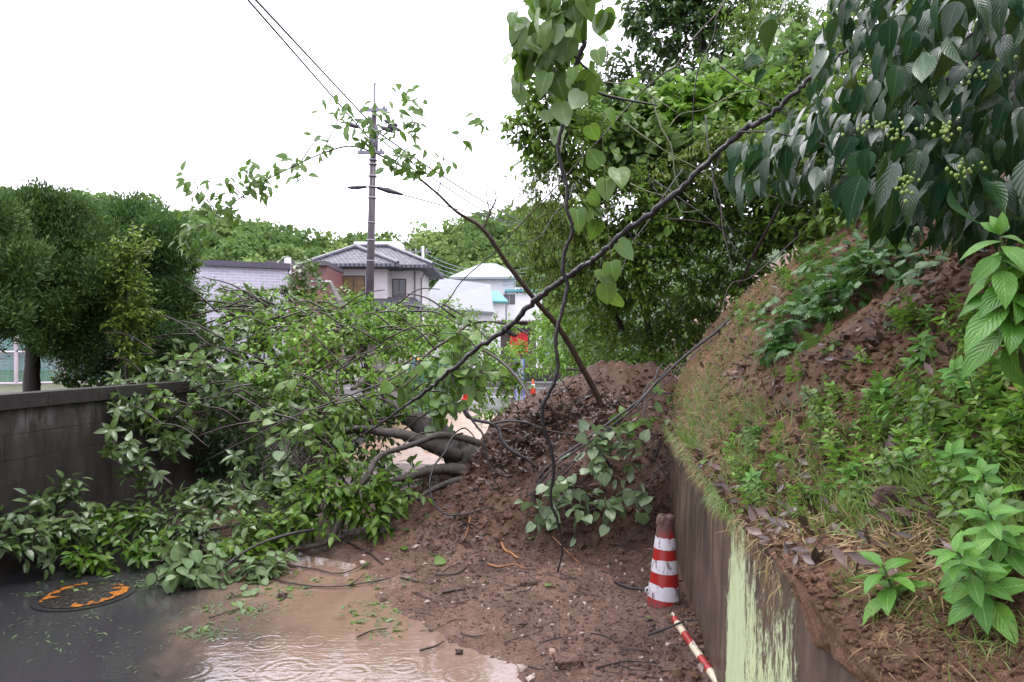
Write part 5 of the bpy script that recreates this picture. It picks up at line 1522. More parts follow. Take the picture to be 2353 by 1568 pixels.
bare("root", "curling black root arching out of the leaf litter on the mud heap", "root", [[(1067, 941, 6.3, 12), (1072, 955, 6.3, 15), (1090, 965, 6.3, 14), (1125, 973, 6.3, 14), (1145, 985, 6.3, 15), (1155, 1012, 6.25, 14), (1177, 1037, 6.2, 14), (1209, 1055, 6.2, 13), (1238, 1076, 6.2, 12)], wf([(1130, 975), (1165, 968), (1210, 972), (1260, 990), (1330, 1000)], 6.3, 6.3, 10, 6), wf([(1071, 945), (1095, 980), (1110, 1000), (1117, 1045), (1130, 1078), (1160, 1095), (1185, 1112)], 6.3, 6.15, 11, 4)], "bark_wet", 9, group="roots on the mud heap")
bare("root", "thin black looped vine hanging before the trunk base onto the heap", "vine", [[(1064, 996, 6.4, 8), (1048, 1000, 6.35, 9), (1036, 1011, 6.3, 9), (1022, 1040, 6.2, 8), (1000, 1068, 6.15, 8), (988, 1104, 6.05, 8), (990, 1134, 6.0, 8), (1003, 1166, 5.95, 8), (1029, 1183, 5.92, 8), (1060, 1183, 5.92, 8), (1081, 1179, 5.92, 7), (1122, 1165, 5.95, 5)]], "bark_wet", 8, group="roots on the mud heap")
bare("root", "wavy dark root climbing from the heap top toward the bank", "root", [wf([(1528, 842), (1522, 838), (1512, 850), (1505, 870), (1490, 885), (1480, 905), (1486, 925), (1480, 950), (1492, 975), (1500, 1000), (1500, 1040), (1520, 1080), (1545, 1115), (1540, 1150)], 6.6, 5.9, 8, 5)], "bark_wet", 8, group="roots on the mud heap")
bare("root", "black root running along the foot of the litter under the kudzu sprigs", "root", [wf([(1430, 960), (1380, 1000), (1290, 1060), (1240, 1110), (1225, 1150), (1240, 1185)], 5.95, 5.75, 9, 8), wf([(1500, 1090), (1540, 1060), (1560, 1050)], 5.9, 5.9, 6, 5)], "bark_wet", 8, group="roots on the mud heap")
bare("root", "thin forked twig hanging from the kudzu sprigs onto the flat mud", "root", [wf([(1500, 1190), (1460, 1230), (1415, 1265), (1400, 1290), (1405, 1330), (1418, 1355)], 5.75, 4.95, 7, 3), wf([(1490, 1170), (1520, 1160), (1570, 1180), (1560, 1130)], 5.8, 5.8, 4, 3), wf([(1560, 1180), (1530, 1230), (1480, 1260), (1440, 1265)], 5.7, 5.5, 5, 3)], "bark_wet", 7, group="roots on the mud heap")
bare("dead_log", "short dark broken log sticking out level behind the heap", "log", [[(1302, 848, 7.9, 10), (1340, 851, 7.9, 9), (1390, 849, 7.9, 7), (1440, 846, 7.9, 5)]], "bark_wet", 9)

for i in range(30):
    xd, yd = rng.uniform(1240, 1540), rng.uniform(900, 1190); ln = rng.uniform(60, 170); an = rng.uniform(0, 6.28); cv = rng.uniform(-1.4, 1.4)
    p = ray_ground(xd, yd, 3, 9); Yv = p[1] - rng.uniform(.03, .25)
    pp = []; x, y = xd, yd
    for k in range(6): pp.append((x, y)); x += ln / 5 * math.cos(an); y += ln / 5 * math.sin(an) * .8; an += cv / 5
    bare("root", "thin bent root or twig tangled over the front of the mud heap", "root", [wf(pp, Yv, Yv - .05, rng.uniform(4, 8), 3)], ["bark_wet", "twig", "bark_wet"][i % 3], 6, 5, "tangled roots on the mud heap")

# kudzu sprigs on the heap
leafy("kudzu_vine", "sprig of pale heart shaped leaves trailing over the front of the mud heap", "vine", [(1375, 1010, 5.85, 40, 36), (1440, 1040, 5.9, 40, 40), (1380, 1060, 5.8, 40, 30)], "leaf_pale", "heart", .115, k=3, lai=1.7, droop=.5, floor=False, stem_mat="twig_green", up=.7)
leafy("kudzu_vine", "lower sprig of whitish green leaves hanging at the foot of the mud heap", "vine", [(1250, 1140, 5.7, 40, 30), (1290, 1110, 5.75, 40, 28), (1360, 1130, 5.7, 40, 30), (1420, 1160, 5.65, 40, 26), (1480, 1130, 5.7, 30, 20), (1270, 1190, 5.65, 30, 18), (1330, 1170, 5.65, 30, 20)], "leaf_pale", "heart", .115, k=3, lai=1.35, droop=.5, floor=False, stem_mat="twig_green", up=.7)
leafy("kudzu_vine", "single leaves of a vine poking up around the root tangle", "vine", [(1520, 900, 6.3, 40, 30), (1460, 980, 6.0, 40, 40), (1500, 950, 6.1, 40, 40)], "leaf_kudzu", "heart", .11, k=2, lai=.35, droop=.4, floor=False, stem_mat="twig_green", up=.6)
# ------------------------------------------------------------------ shrubs and trees of the hillside
H_ = "vine covered shrubs on the hillside"
leafy("hillside_shrub", "leafy shrub with spiky upper shoots at the left end of the hillside, against the sky", "shrub", [(1250, 185, 8.6, 50, 34), (1310, 190, 8.7, 60, 40), (1250, 230, 8.6, 60, 50), (1290, 245, 8.6, 80, 70), (1215, 290, 8.6, 50, 45), (1265, 320, 8.6, 85, 65), (1330, 330, 8.6, 110, 90), (1190, 270, 8.6, 26, 24)], "leaf_mid", "ovate", .12, lai=3.0, group=H_, droop=.3, floor=False, var=.6, stems=[wf([(1450, 700), (1350, 480), (1280, 300)], 9, 8.6, 20, 8)])
leafy("hillside_shrub", "drooping shrub of narrow leaflets overhanging the road above the white house", "shrub", [(1255, 420, 8.7, 70, 80), (1240, 500, 8.8, 50, 60), (1330, 470, 8.7, 110, 100), (1260, 560, 8.9, 80, 80), (1300, 640, 8.9, 90, 60), (1220, 610, 8.9, 40, 40), (1370, 570, 8.7, 90, 80)], "leaf_olive", "narrow", .075, k=10, lai=2.8, var=0.75, group=H_, droop=.7, floor=False, stems=[wf([(1430, 760), (1370, 620), (1290, 440)], 9, 8.7, 16, 6)])
leafy("hillside_shrub", "dense mid green shrub behind the long black branch", "shrub", [(1440, 470, 8.6, 120, 90), (1420, 600, 8.7, 110, 80), (1500, 540, 8.6, 90, 90), (1360, 680, 8.8, 80, 50), (1470, 660, 8.6, 90, 60)], "leaf_mid", "ovate", .09, lai=3.2, var=0.65, group=H_, floor=False, stems=[wf([(1500, 800), (1470, 660), (1440, 470)], 9, 8.7, 16, 8)])
leafy("hillside_shrub", "sunlit bright green vine mound below the dark tree", "shrub", [(1460, 260, 9.6, 110, 60), (1560, 270, 9.5, 110, 70), (1650, 250, 9.4, 100, 70), (1740, 240, 9.2, 110, 70), (1810, 270, 9.0, 90, 70), (1530, 220, 9.6, 50, 30), (1500, 320, 9.4, 110, 60)], "leaf_bright", "heart", .14, k=5, lai=2.8, group=H_, droop=.5, floor=False, up=.5)
leafy("hillside_shrub", "broad leaved vine curtain left of the bare bank top", "shrub", [(1470, 350, 9.0, 120, 80), (1600, 370, 8.8, 120, 90), (1590, 470, 8.7, 110, 80)], "leaf_kudzu", "heart", .13, k=5, lai=2.4, var=0.60, group=H_, droop=.6, floor=False, up=.5)
leafy("hillside_shrub", "small leaved olive shrub in the middle of the hillside", "shrub", [(1560, 420, 8.6, 110, 70), (1650, 380, 8.4, 110, 80), (1700, 330, 8.3, 90, 70), (1540, 350, 8.8, 70, 50)], "leaf_olive", "narrow", .075, k=10, lai=2.4, var=0.75, group=H_, droop=.6, floor=False)
leafy("hillside_shrub", "dark shrub just above the slide scar", "shrub", [(1700, 470, 8.4, 110, 90), (1640, 560, 8.5, 110, 90), (1560, 620, 8.6, 110, 80), (1760, 400, 8.0, 90, 80), (1830, 380, 7.8, 80, 80), (1790, 480, 8.0, 70, 60), (1690, 620, 8.3, 60, 60)], "leaf_mid", "ovate", .10, lai=3.0, group=H_, floor=False, var=.45)
leafy("hillside_shrub", "shadowy thicket at the back of the slide scar", "thicket", [(1480, 720, 9.3, 150, 60), (1560, 720, 9.2, 100, 70), (1400, 730, 9.6, 90, 60), (1620, 690, 9.0, 80, 60)], "leaf_mid", "ovate", .09, lai=2.6, var=.3, group=H_, floor=False)
leafy("hillside_shrub", "light green low growth behind the heap crest", "undergrowth", [(1440, 800, 9.0, 90, 40), (1530, 790, 8.9, 80, 40), (1580, 760, 8.7, 60, 40), (1470, 830, 8.7, 80, 26), (1540, 830, 8.4, 60, 24)], "leaf_mid", "ovate", .07, lai=2.6, group=H_, floor=False, droop=.0)
leafy("bamboo_grass", "thin pale bamboo grass bush behind the crossing branches", "bamboo", [(1330, 740, 10.5, 70, 70), (1290, 790, 11, 70, 70), (1360, 800, 10.2, 70, 60), (1380, 720, 10.3, 50, 50), (1310, 690, 10.6, 60, 50), (1340, 860, 10.2, 60, 30), (1440, 800, 11, 80, 50), (1530, 790, 11, 80, 50)], "leaf_bright", "narrow", .10, k=8, lai=2.1, floor=False, droop=.7, var=.25)
leafy("roadside_bush", "bright green bush across the flooded road below the red shutter", "bush", [(1190, 830, 34, 40, 26), (1150, 815, 35, 40, 26), (1230, 815, 33, 40, 34), (1100, 800, 36, 50, 30), (1040, 800, 37, 50, 34), (1260, 780, 32, 34, 50), (1240, 740, 40, 24, 26), (1000, 810, 36, 60, 30), (900, 800, 38, 80, 50), (1165, 750, 44, 36, 12), (1290, 840, 30, 50, 30), (1430, 805, 30, 80, 44), (1520, 800, 29, 80, 44), (1350, 800, 30, 60, 44)], "leaf_bright", "ovate", .28, k=8, lai=2.8, floor=False, droop=.0)
leafy("roadside_bush", "green hedge mass at the corner left of the net fence", "bush", [(900, 890, 21, 60, 50), (960, 860, 24, 40, 40), (1000, 880, 25, 30, 26)], "leaf_bright", "ovate", .16, k=8, lai=2.6, floor=False, droop=.0, var=.3)
bt = leafy("tall_tree", "tall dark evergreen tree wrapped in vines at the top of the hill", "tree", [(1520, 60, 15, 90, 80), (1600, 100, 15, 110, 85), (1640, 10, 15, 110, 80), (1690, 150, 15, 80, 55), (1480, 20, 15, 60, 50), (1600, 180, 15, 90, 40), (1560, -30, 15, 110, 60), (1700, 60, 15, 70, 70)], "leaf_dark", "ovate", .17, lai=3.2, floor=False, droop=.4, fol="crown", stems=[wf([(1640, 330), (1620, 150), (1600, -40)], 15.4, 15, 22, 14)], stem_mat="bark_dark", base=D(1650, 420, 15.4))
leafy("tall_tree", "lower dark tree on the skyline left of the tall dark evergreen", "tree", [(1420, 165, 16, 60, 40), (1470, 190, 16, 80, 36), (1380, 200, 16, 50, 30), (1510, 160, 16, 40, 30)], "leaf_dark", "ovate", .16, lai=2.6, floor=False, fol="crown", base=D(1440, 300, 16))
leafy("tall_tree", "feathery light green tree at the top edge, right of the dark evergreen", "tree", [(1790, 70, 11.5, 110, 80), (1900, 40, 11.2, 120, 90), (1800, 160, 11.2, 90, 60), (1870, 180, 10.8, 110, 80), (1760, 0, 11.5, 90, 50), (1960, 120, 10.6, 100, 90)], "leaf_mid", "narrow", .11, k=12, lai=2.8, floor=False, droop=.6, fol="crown", base=D(1880, 380, 11.5), var=.6)
leafy("tall_tree", "shaded tree closing the hillside behind the big wet leaves at upper right", "tree", [(2050, 100, 7.6, 170, 150), (2220, 60, 7.2, 170, 150), (2380, 120, 6.8, 150, 180), (2080, 300, 6.6, 150, 110), (2250, 260, 6.4, 150, 130), (1960, 260, 7.2, 120, 100), (1900, 330, 7.0, 90, 70), (2380, 330, 6.2, 120, 110)], "leaf_mid", "ovate", .13, lai=2.6, floor=False, fol="crown", base=D(2200, 420, 7.5), var=.2)

leafy("hillside_shrub", "dark leafy thicket along the upper rim of the bare bank under the wet leaves", "thicket", [(1830, 470, 7.6, 70, 50), (1900, 440, 6.9, 80, 60), (1980, 430, 6.1, 90, 60), (2060, 440, 5.2, 90, 60), (2150, 460, 4.6, 90, 60), (2250, 480, 4.0, 90, 60), (2340, 490, 3.5, 90, 60), (1780, 520, 8.0, 60, 40)], "leaf_dark", "ovate", .10, lai=3.0, group=H_, floor=False)

leafy("hillside_shrub", "mid green shrub filling the slope between the bare bank crest and the big wet leaves", "shrub", [(1830, 220, 7.6, 90, 70), (1790, 330, 7.4, 90, 70), (1870, 320, 7.0, 90, 80), (1830, 420, 7.2, 80, 60), (1930, 400, 6.6, 90, 60), (1960, 300, 6.6, 90, 80), (1750, 420, 7.8, 80, 60), (1780, 520, 7.8, 60, 50), (1740, 570, 8.0, 50, 50), (1800, 550, 8.0, 60, 40), (1860, 530, 7.8, 60, 40), (1910, 495, 6.6, 70, 40), (1840, 540, 7.0, 60, 34), (1985, 480, 5.8, 60, 34), (1700, 630, 8.2, 60, 40), (1910, 500, 7.4, 60, 40)], "leaf_mid", "ovate", .10, lai=3.0, group=H_, floor=False, var=.55)
leafy("hillside_shrub", "hanging greenery between the twisted vine and the dark evergreen", "shrub", [(1390, 250, 9.2, 90, 60), (1420, 320, 9.0, 90, 60), (1560, 200, 10, 80, 40), (1680, 190, 10, 90, 50), (1760, 170, 9.8, 90, 60), (1860, 130, 9, 90, 80)], "leaf_kudzu", "heart", .13, k=5, lai=2.2, group=H_, floor=False, droop=.5, up=.5, var=.7)

# unseen tree crowns added behind the viewpoint to darken the right foliage
lv = Leaves()
for i in range(46):
    Yq = rng.uniform(-20, .2); c = np.array([wall_x(Yq) + rng.uniform(2.2, 9), Yq, 0]); c[2] = bank_z(np.array(c[0] - wall_x(Yq)), np.array(Yq)) + rng.uniform(.8, 4.5)
    clump(lv, None, c, np.array([1.5, 1.5, 1.3]) * rng.uniform(.7, 1.3), .3, lai=2.2, back=-2, seed=i)
o = lv.build("woods", "ovate", M["leaf_dark"]); tag(o, kind="stuff")

for i in range(18):
    x0, y0 = rng.uniform(1300, 1850), rng.uniform(150, 560); ln = rng.uniform(120, 320); an = rng.choice([rng.uniform(1.2, 1.9), rng.uniform(2.1, 2.7), rng.uniform(.2, .7)])
    Yv = rng.uniform(6.6, 7.9); p = [(x0 + ln * f * math.cos(an) + rng.normal() * 12, y0 + ln * f * math.sin(an) + rng.normal() * 8) for f in (0, .25, .5, .75, 1)]
    bare("vine_stem", "thin bare vine threading through the green hillside shrubs", "vine", [wf(p, Yv, Yv - .3, 7, 3.5)], ["bark_wet", "twig", "twig_green"][i % 3], 6, 6, "thin vines among the hillside shrubs")

# ------------------------------------------------------------------ overhanging bush with big wet leaves
ob = thing("overhanging_bush", "overhanging bush of large dark glossy drooping leaves at upper right", "bush", D(2400, 380, 3.4))


def in_poly(x, y, poly):
    r = np.zeros(len(x), bool)
    j = len(poly) - 1
    for i in range(len(poly)):
        xi, yi = poly[i]; xj, yj = poly[j]
        r ^= ((yi > y) != (yj > y)) & (x < (xj - xi) * (y - yi) / (yj - yi + 1e-9) + xi)
        j = i
    return r


def fill_big(poly, n, Y0, Y1, s0, s1, lv, wind, face, sd):
    rg = np.random.default_rng(sd)
    poly = np.array(poly, float)
    x = rg.uniform(poly[:, 0].min(), poly[:, 0].max(), n * 4); y = rg.uniform(poly[:, 1].min(), poly[:, 1].max(), n * 4)
    k = in_poly(x, y, poly); x, y = x[k][:n], y[k][:n]
    n = len(x)
    Y = rg.uniform(Y0, Y1, n)
    P = np.array([D(a, b_, c) for a, b_, c in zip(x, y, Y)])
    a = np.array([wind, -.15, -1.0]) + rg.normal(size=(n, 3)) * np.array([.35, .3, .3])
    nn = np.array(face) + rg.normal(size=(n, 3)) * .65
    lv.add(P, a, nn, rg.uniform(s0, s1, n), rg.uniform(.6, 1.05, n))


lv = Leaves()
fill_big([(1900, -60), (2150, -60), (2200, 120), (2050, 330), (1960, 330), (1850, 230)], 190, 2.6, 3.6, .07, .165, lv, -.55, (-.8, -.25, .5), 1)
fill_big([(1720, 330), (1900, 220), (2060, 240), (2000, 470), (1860, 400), (1700, 440)], 190, 2.7, 3.6, .07, .16, lv, -.5, (-.75, -.35, .5), 2)
fill_big([(2080, -60), (2420, -60), (2420, 500), (2200, 470), (2020, 400), (2000, 200)], 520, 2.2, 3.4, .07, .165, lv, -.3, (-.45, -.6, .6), 3)
fill_big([(1960, 330), (2200, 300), (2420, 380), (2420, 470), (2200, 480), (2020, 430), (1950, 430)], 90, 2.1, 2.8, .11, .2, lv, -.15, (-.3, -.7, .6), 4)
fill_big([(2050, 60), (2420, 0), (2420, 480), (2080, 440)], 200, 3.4, 4.2, .12, .2, lv, -.2, (-.3, -.6, .6), 6)
fill_big([(1650, 320), (1740, 300), (1760, 400), (1690, 430)], 7, 3.2, 3.8, .14, .18, lv, -.4, (-.7, -.3, .5), 5)
fill_big([(1950, 400), (2390, 430), (2390, 560), (2150, 550), (1960, 500)], 130, 2.6, 3.5, .08, .15, lv, -.3, (-.3, -.6, .6), 7)
k = 260        # unseen leaves added above the picture, keeping sky off the bush
P = np.stack([rng.uniform(1.5, 3.6, k), rng.uniform(2.0, 4.6, k), rng.uniform(3.1, 4.4, k)], 1)
lv.add(P, np.array([-.4, -.2, -.7]) + rng.normal(size=(k, 3)) * .5, np.array([-.3, -.2, .8]) + rng.normal(size=(k, 3)) * .5, rng.uniform(.12, .22, k), 1)
lv.build("foliage", "big", M["leaf_wet"], ob)
mb = MB()
for rows in (wf([(2420, 20), (2353, 28), (2296, 36), (2280, 80), (2240, 130), (2170, 185), (2100, 240)], 2.9, 3.0, 20, 9), wf([(2300, 40), (2270, 20), (2240, -30)], 2.9, 2.9, 14, 10), wf([(2290, 45), (2230, 80), (2180, 130), (2160, 170)], 2.9, 3.0, 10, 5), wf([(2100, 240), (2030, 290), (1960, 340), (1880, 330), (1780, 305), (1700, 303)], 3.0, 3.4, 9, 3), wf([(2240, 150), (2100, 150), (1990, 150), (1930, 130)], 3.0, 3.3, 5, 3), wf([(1900, 25), (1960, 60), (2050, 95), (2110, 85), (2180, 20)], 3.4, 3.2, 4, 8), wf([(2080, 300), (2040, 370), (1900, 390)], 3.0, 3.3, 5, 3), wf([(2300, 30), (2330, 200), (2340, 400)], 3.2, 3.0, 14, 8), wf([(2110, 20), (2095, 90), (2080, 160)], 3.2, 3.2, 5, 3)):
    limb(mb, rows, 6, 8)
mb.build("branch", M["bark_wet"], ob, True)
for xd, yd, n_ in ((2045, 297, 20), (2165, 300, 26), (2215, 395, 20), (2085, 428, 20), (2120, 205, 16), (2240, 175, 14), (1985, 290, 8), (2300, 165, 10)):
    cc = D(xd, yd, 2.1 if yd > 250 else 2.3)
    root_dir = np.array([-.3, 0, -.6])
    mb = MB(); bm = bmesh.new(); bmesh.ops.create_icosphere(bm, subdivisions=1, radius=1)
    sv = np.array([v.co[:] for v in bm.verts]); sf = np.array([[v.index for v in f.verts] for f in bm.faces]); bm.free()
    vv, ff = [], []
    for i in range(n_):
        p = cc + rng.normal(size=3) * np.array([.024, .018, .018]); r = rng.uniform(.0035, .0065)
        vv.append(sv * np.array([r, r, r * 1.3]) + p); ff.append(sf + i * len(sv))
    mesh_obj("seed_cluster", np.concatenate(vv), [np.concatenate(ff)], M["fruit"], ob, True)

# ------------------------------------------------------------------ plants on the bank
def bank_at(xd, yd):
    return ray_ground(xd, yd, 1.0, 12.0)


def outward(p, up=.6):
    return nrm(np.array([-.6, -.35, up]))


mg = thing("mugwort_clump", "mugwort clump with deeply cut leaves hanging down the middle of the bare bank", "plant", bank_at(1900, 640))
lv, tw = Leaves(), MB()
path = [(2100, 530), (2060, 560), (2010, 590), (1960, 610), (1930, 650), (2000, 640), (2060, 620), (1890, 690), (1860, 720), (1830, 760), (1920, 700), (1810, 790), (1970, 660), (1900, 610), (2110, 590)]
for xd, yd in path:
    for j in range(9):
        p = bank_at(xd + rng.normal() * 26, yd + rng.normal() * 22)
        if p[1] > 8: continue
        h = rng.uniform(.03, .16)
        O = np.array([p + np.array([-.3, -.25, .6]) * h])
        n_ = 6
        Dr = np.array([-.55, -.3, -.25]) + rng.normal(size=3) * .3
        sprays(lv, tw, O, Dr[None], .16, n_, .105, .4, .9, .7, rs=.3, twig_r=.002)
lv.build("foliage", "lobed", M["leaf_mugwort"], mg); tw.build("stems", M["twig_green"], mg)

bp = thing("broadleaf_weed", "tall weed with large bright glossy leaves at the right edge of the bank", "plant", bank_at(2330, 760))
lv, tw = Leaves(), MB()
Yb = 1.75
for tip, nl_, sz in (((2300, 545), 9, .12), ((2345, 600), 12, .14), ((2320, 660), 12, .14), ((2380, 560), 9, .13)):
    c = D(tip[0], tip[1], Yb)
    ph = np.arange(nl_) * 2.4
    a = np.stack([np.cos(ph), np.sin(ph) * .8 - .2, -.35 + .5 * rng.random(nl_) - np.arange(nl_) * .05], 1)
    P = np.repeat(c[None], nl_, 0) + np.stack([0 * ph, 0 * ph, -np.arange(nl_) * .012], 1)
    lv.add(P, a, np.array([-.1, -.5, 1.0]) + rng.normal(size=(nl_, 3)) * .2, sz * (.75 + .4 * rng.random(nl_)), .95)
    limb(tw, [(tip[0], tip[1], Yb, 7), (tip[0] + 20, tip[1] + 90, Yb + .03, 9), (tip[0] + 30, tip[1] + 200, Yb + .05, 10)], 5, 7)
lv.add(np.array([D(2298, 540, Yb)] * 5), np.array([[.2, -.1, .9], [-.2, 0, .8], [.4, .1, .7], [0, -.3, .8], [-.4, .2, .6]]), np.array([[-.3, -1, .3]] * 5), .055)
lv.build("foliage", "broad", M["leaf_broad"], bp); tw.build("stems", M["twig_green"], bp)


def weed(name, label, xd, yd, n_, sz, tm, mat, h, group=None, spread=.5, stemr=2.0):
    p = bank_at(xd, yd) if not isinstance(xd, np.ndarray) else xd
    root = thing(name, label, "plant", p, group)
    lv, tw = Leaves(), MB()
    up = nrm(np.array([-.35, -.15, 1.0]) + rng.normal(size=3) * .15)
    twigs(tw, p[None], (p + up * h)[None], .0022 * stemr, .0012 * stemr)
    ph = np.arange(n_) * 2.4 + rng.random() * 6
    side = nrm(np.cross(up, [0, 1, .1])); oth = np.cross(up, side)
    tt = np.linspace(.15, 1, n_)
    a = side * np.cos(ph)[:, None] + oth * np.sin(ph)[:, None] + up * (.15 + .75 * tt[:, None] ** 2) + rng.normal(size=(n_, 3)) * .15
    lv.add(p + up * (h * tt)[:, None], a, up + rng.normal(size=(n_, 3)) * .2, sz * (1.15 - .5 * tt) * rng.uniform(.8, 1.2, n_), 1.0)
    lv.build("foliage", tm, M[mat], root); tw.build("stems", M["twig_green"], root)
    return root


weed("rosette_weed", "fresh green rosette weed growing on the soil lip above the painted wall", 2060, 1390, 13, .085, "broad", "leaf_broad", .09)
weed("rosette_weed", "blurred leafy weed at the lower right corner of the bank", 2290, 1420, 26, .075, "broad", "leaf_broad", .17)
weed("rosette_weed", "leafy weed low at the right edge beneath the grass", 2330, 1330, 22, .07, "broad", "leaf_broad", .15)
# weeds: a few model plants, then copies
protos = []
for i in range(5):
    r = weed("bank_weed", "small leafy green weed growing on the bank above the retaining wall", np.array([0., 0, 0]), 0, [16, 22, 22, 18, 26][i], [.05, .06, .045, .07, .055][i], ["ovate", "broad", "ellip", "broad", "ovate"][i], ["leaf_bright", "leaf_mid", "leaf_mid", "leaf_broad", "leaf_bright"][i], [.10, .14, .17, .13, .19][i], group="small weeds on the bank")
    protos.append(r)
spots = []
zones = [((2050, 960), 160, 80, 34), ((2230, 900), 110, 90, 40), ((2150, 1040), 180, 60, 36), ((2300, 1040), 60, 110, 22), ((1760, 1060), 50, 50, 12), ((1730, 1130), 30, 50, 8), ((1900, 960), 60, 40, 8), ((2100, 760), 60, 40, 12), ((2250, 780), 60, 60, 20), ((1950, 1150), 180, 60, 16), ((2280, 1200), 60, 60, 14), ((1690, 1000), 30, 60, 8), ((2180, 1120), 120, 40, 16), ((1850, 870), 100, 50, 8), ((1700, 720), 50, 40, 10), ((1790, 650), 50, 40, 10), ((1870, 590), 50, 40, 10)]
for (xc, yc), sx_, sy_, n_ in zones:
    for i in range(int(n_ * 1.15)): spots.append((xc + rng.normal() * sx_ * .6, yc + rng.normal() * sy_ * .6))
first = [True] * 5
for i, (xd, yd) in enumerate(spots):
    p = bank_at(xd, yd); pr = protos[i % 5]
    if p[1] > 7.5: p = bank_at(xd, yd + 120)
    sc = float(rng.uniform(.4, .95)); rz = float(rng.uniform(0, 6.28)); rx_, ry_ = float(rng.normal() * .2), float(-.2 + rng.normal() * .2)
    if first[i % 5]: r = pr; first[i % 5] = False
    else:
        r = pr.copy(); COL.objects.link(r)
        for ch in pr.children:
            c = ch.copy(); COL.objects.link(c); c.parent = r
    r.location = tuple(float(q) for q in p - np.array([0, 0, .01])); r.rotation_euler = (rx_, ry_, rz); r.scale = (sc, sc, sc)

# grass and straw on the bank (uncountable)
def blades(name, mat, zones, size, lean, wid, sd):
    rg = np.random.default_rng(sd)
    lv = Leaves()
    for xc, yc, sx_, sy_, n_ in zones:
        P = []
        xs_ = xc + rg.normal(size=n_) * sx_ * .6; ys_ = yc + rg.normal(size=n_) * sy_ * .6
        c0 = bank_at(xc, yc)
        for a, b_ in zip(xs_, ys_):
            p = bank_at(a, b_)
            if p[1] < 8.2: P.append(p)
        if not P: continue
        P = np.array(P); k = len(P)
        tuft = .3 * vnoise(P[:, 0] * 9, P[:, 1] * 9, 3)[:, None]
        a = np.array([-.35, -.2, lean]) + rg.normal(size=(k, 3)) * .35 + tuft
        lv.add(P, a, np.array([-.5, -.5, .5]) + rg.normal(size=(k, 3)) * .3, rg.uniform(.5, 1.2, k) * size, wid)
    o = lv.build(name, "blade", M[mat]); return tag(o, kind="stuff")


blades("grass", "grass", [(1620, 900, 60, 60, 420), (1600, 980, 40, 60, 420), (1580, 1040, 26, 50, 300), (1680, 960, 60, 60, 260), (1700, 1080, 60, 60, 300), (1900, 1080, 120, 50, 300), (2080, 1130, 110, 50, 420), (2200, 1180, 90, 50, 420), (2270, 1260, 80, 60, 420), (2000, 1200, 120, 40, 260), (1640, 800, 60, 50, 220), (1760, 960, 100, 40, 160), (1850, 1170, 120, 50, 220), (2150, 950, 120, 80, 220), (1560, 900, 20, 60, 160), (2330, 1120, 40, 140, 220), (1700, 720, 60, 40, 240), (1780, 650, 60, 50, 240), (1860, 590, 60, 50, 200), (1740, 800, 70, 60, 200)], .075, .75, 1.0, 1)
blades("straw", "straw", [(1640, 920, 70, 60, 420), (1600, 1000, 40, 60, 360), (1690, 1050, 60, 70, 300), (1850, 1200, 120, 60, 320), (2050, 1250, 120, 60, 420), (2200, 1230, 110, 60, 320), (1800, 1000, 120, 60, 200), (2000, 1000, 160, 80, 240), (1700, 860, 60, 50, 200), (2120, 1330, 100, 50, 160), (1950, 1120, 160, 60, 200)], .085, -.25, .7, 2)
blades("straw", "straw", [(2100, 1420, 110, 60, 200), (2250, 1480, 90, 70, 160), (2050, 1480, 60, 60, 100), (2200, 1350, 120, 40, 160)], .042, -.1, .6, 5)
blades("grass", "grass", [(2120, 1400, 120, 50, 160), (2260, 1480, 80, 70, 160), (1990, 1350, 60, 40, 90)], .04, .6, .8, 6)
# low growth on the near bank to the right of the view
lv = Leaves(); k = 26000
Yq = rng.uniform(-1.5, 7, k); dq = rng.uniform(.1, 5, k); P = bank_pt(dq, Yq)
P = P[(P[:, 0] > .80 * P[:, 1]) & (vnoise(P[:, 0] * 2, P[:, 1] * 2, 90) > -.18)]; k = len(P)
lv.add(P, np.array([-.3, -.2, .35]) + rng.normal(size=(k, 3)) * .6, np.array([-.4, -.2, .8]) + rng.normal(size=(k, 3)) * .4, rng.uniform(.02, .06, k))
o = lv.build("ground_cover", "ovate", M["leaf_mid"]); tag(o, kind="stuff")
# grass hanging over the wall edge
lv = Leaves()
yv = rng.uniform(2.0, 6.3, 800)
P = np.stack([wall_x(yv) - .05, yv, 1.12 - .1 * rng.random(800)], 1)
lv.add(P, np.array([-.25, -.1, -.9]) + rng.normal(size=(800, 3)) * .35, np.array([-.9, -.3, .2]) + rng.normal(size=(800, 3)) * .3, rng.uniform(.03, .10, 800), .6)
o = lv.build("hanging_roots", "blade", M["straw"]); tag(o, kind="stuff")
lv = Leaves()
yv = np.concatenate([rng.normal(3.05, .2, 160), rng.uniform(3, 6.3, 260)]); k = len(yv)
P = np.stack([wall_x(yv) - .06, yv, 1.12 - .05 * rng.random(k)], 1)
lv.add(P, np.array([-.3, -.1, -.5]) + rng.normal(size=(k, 3)) * .45, np.array([-.7, -.3, .5]) + rng.normal(size=(k, 3)) * .3, rng.uniform(.04, .10, k), .9)
o = lv.build("hanging_grass", "blade", M["grass"]); tag(o, kind="stuff")

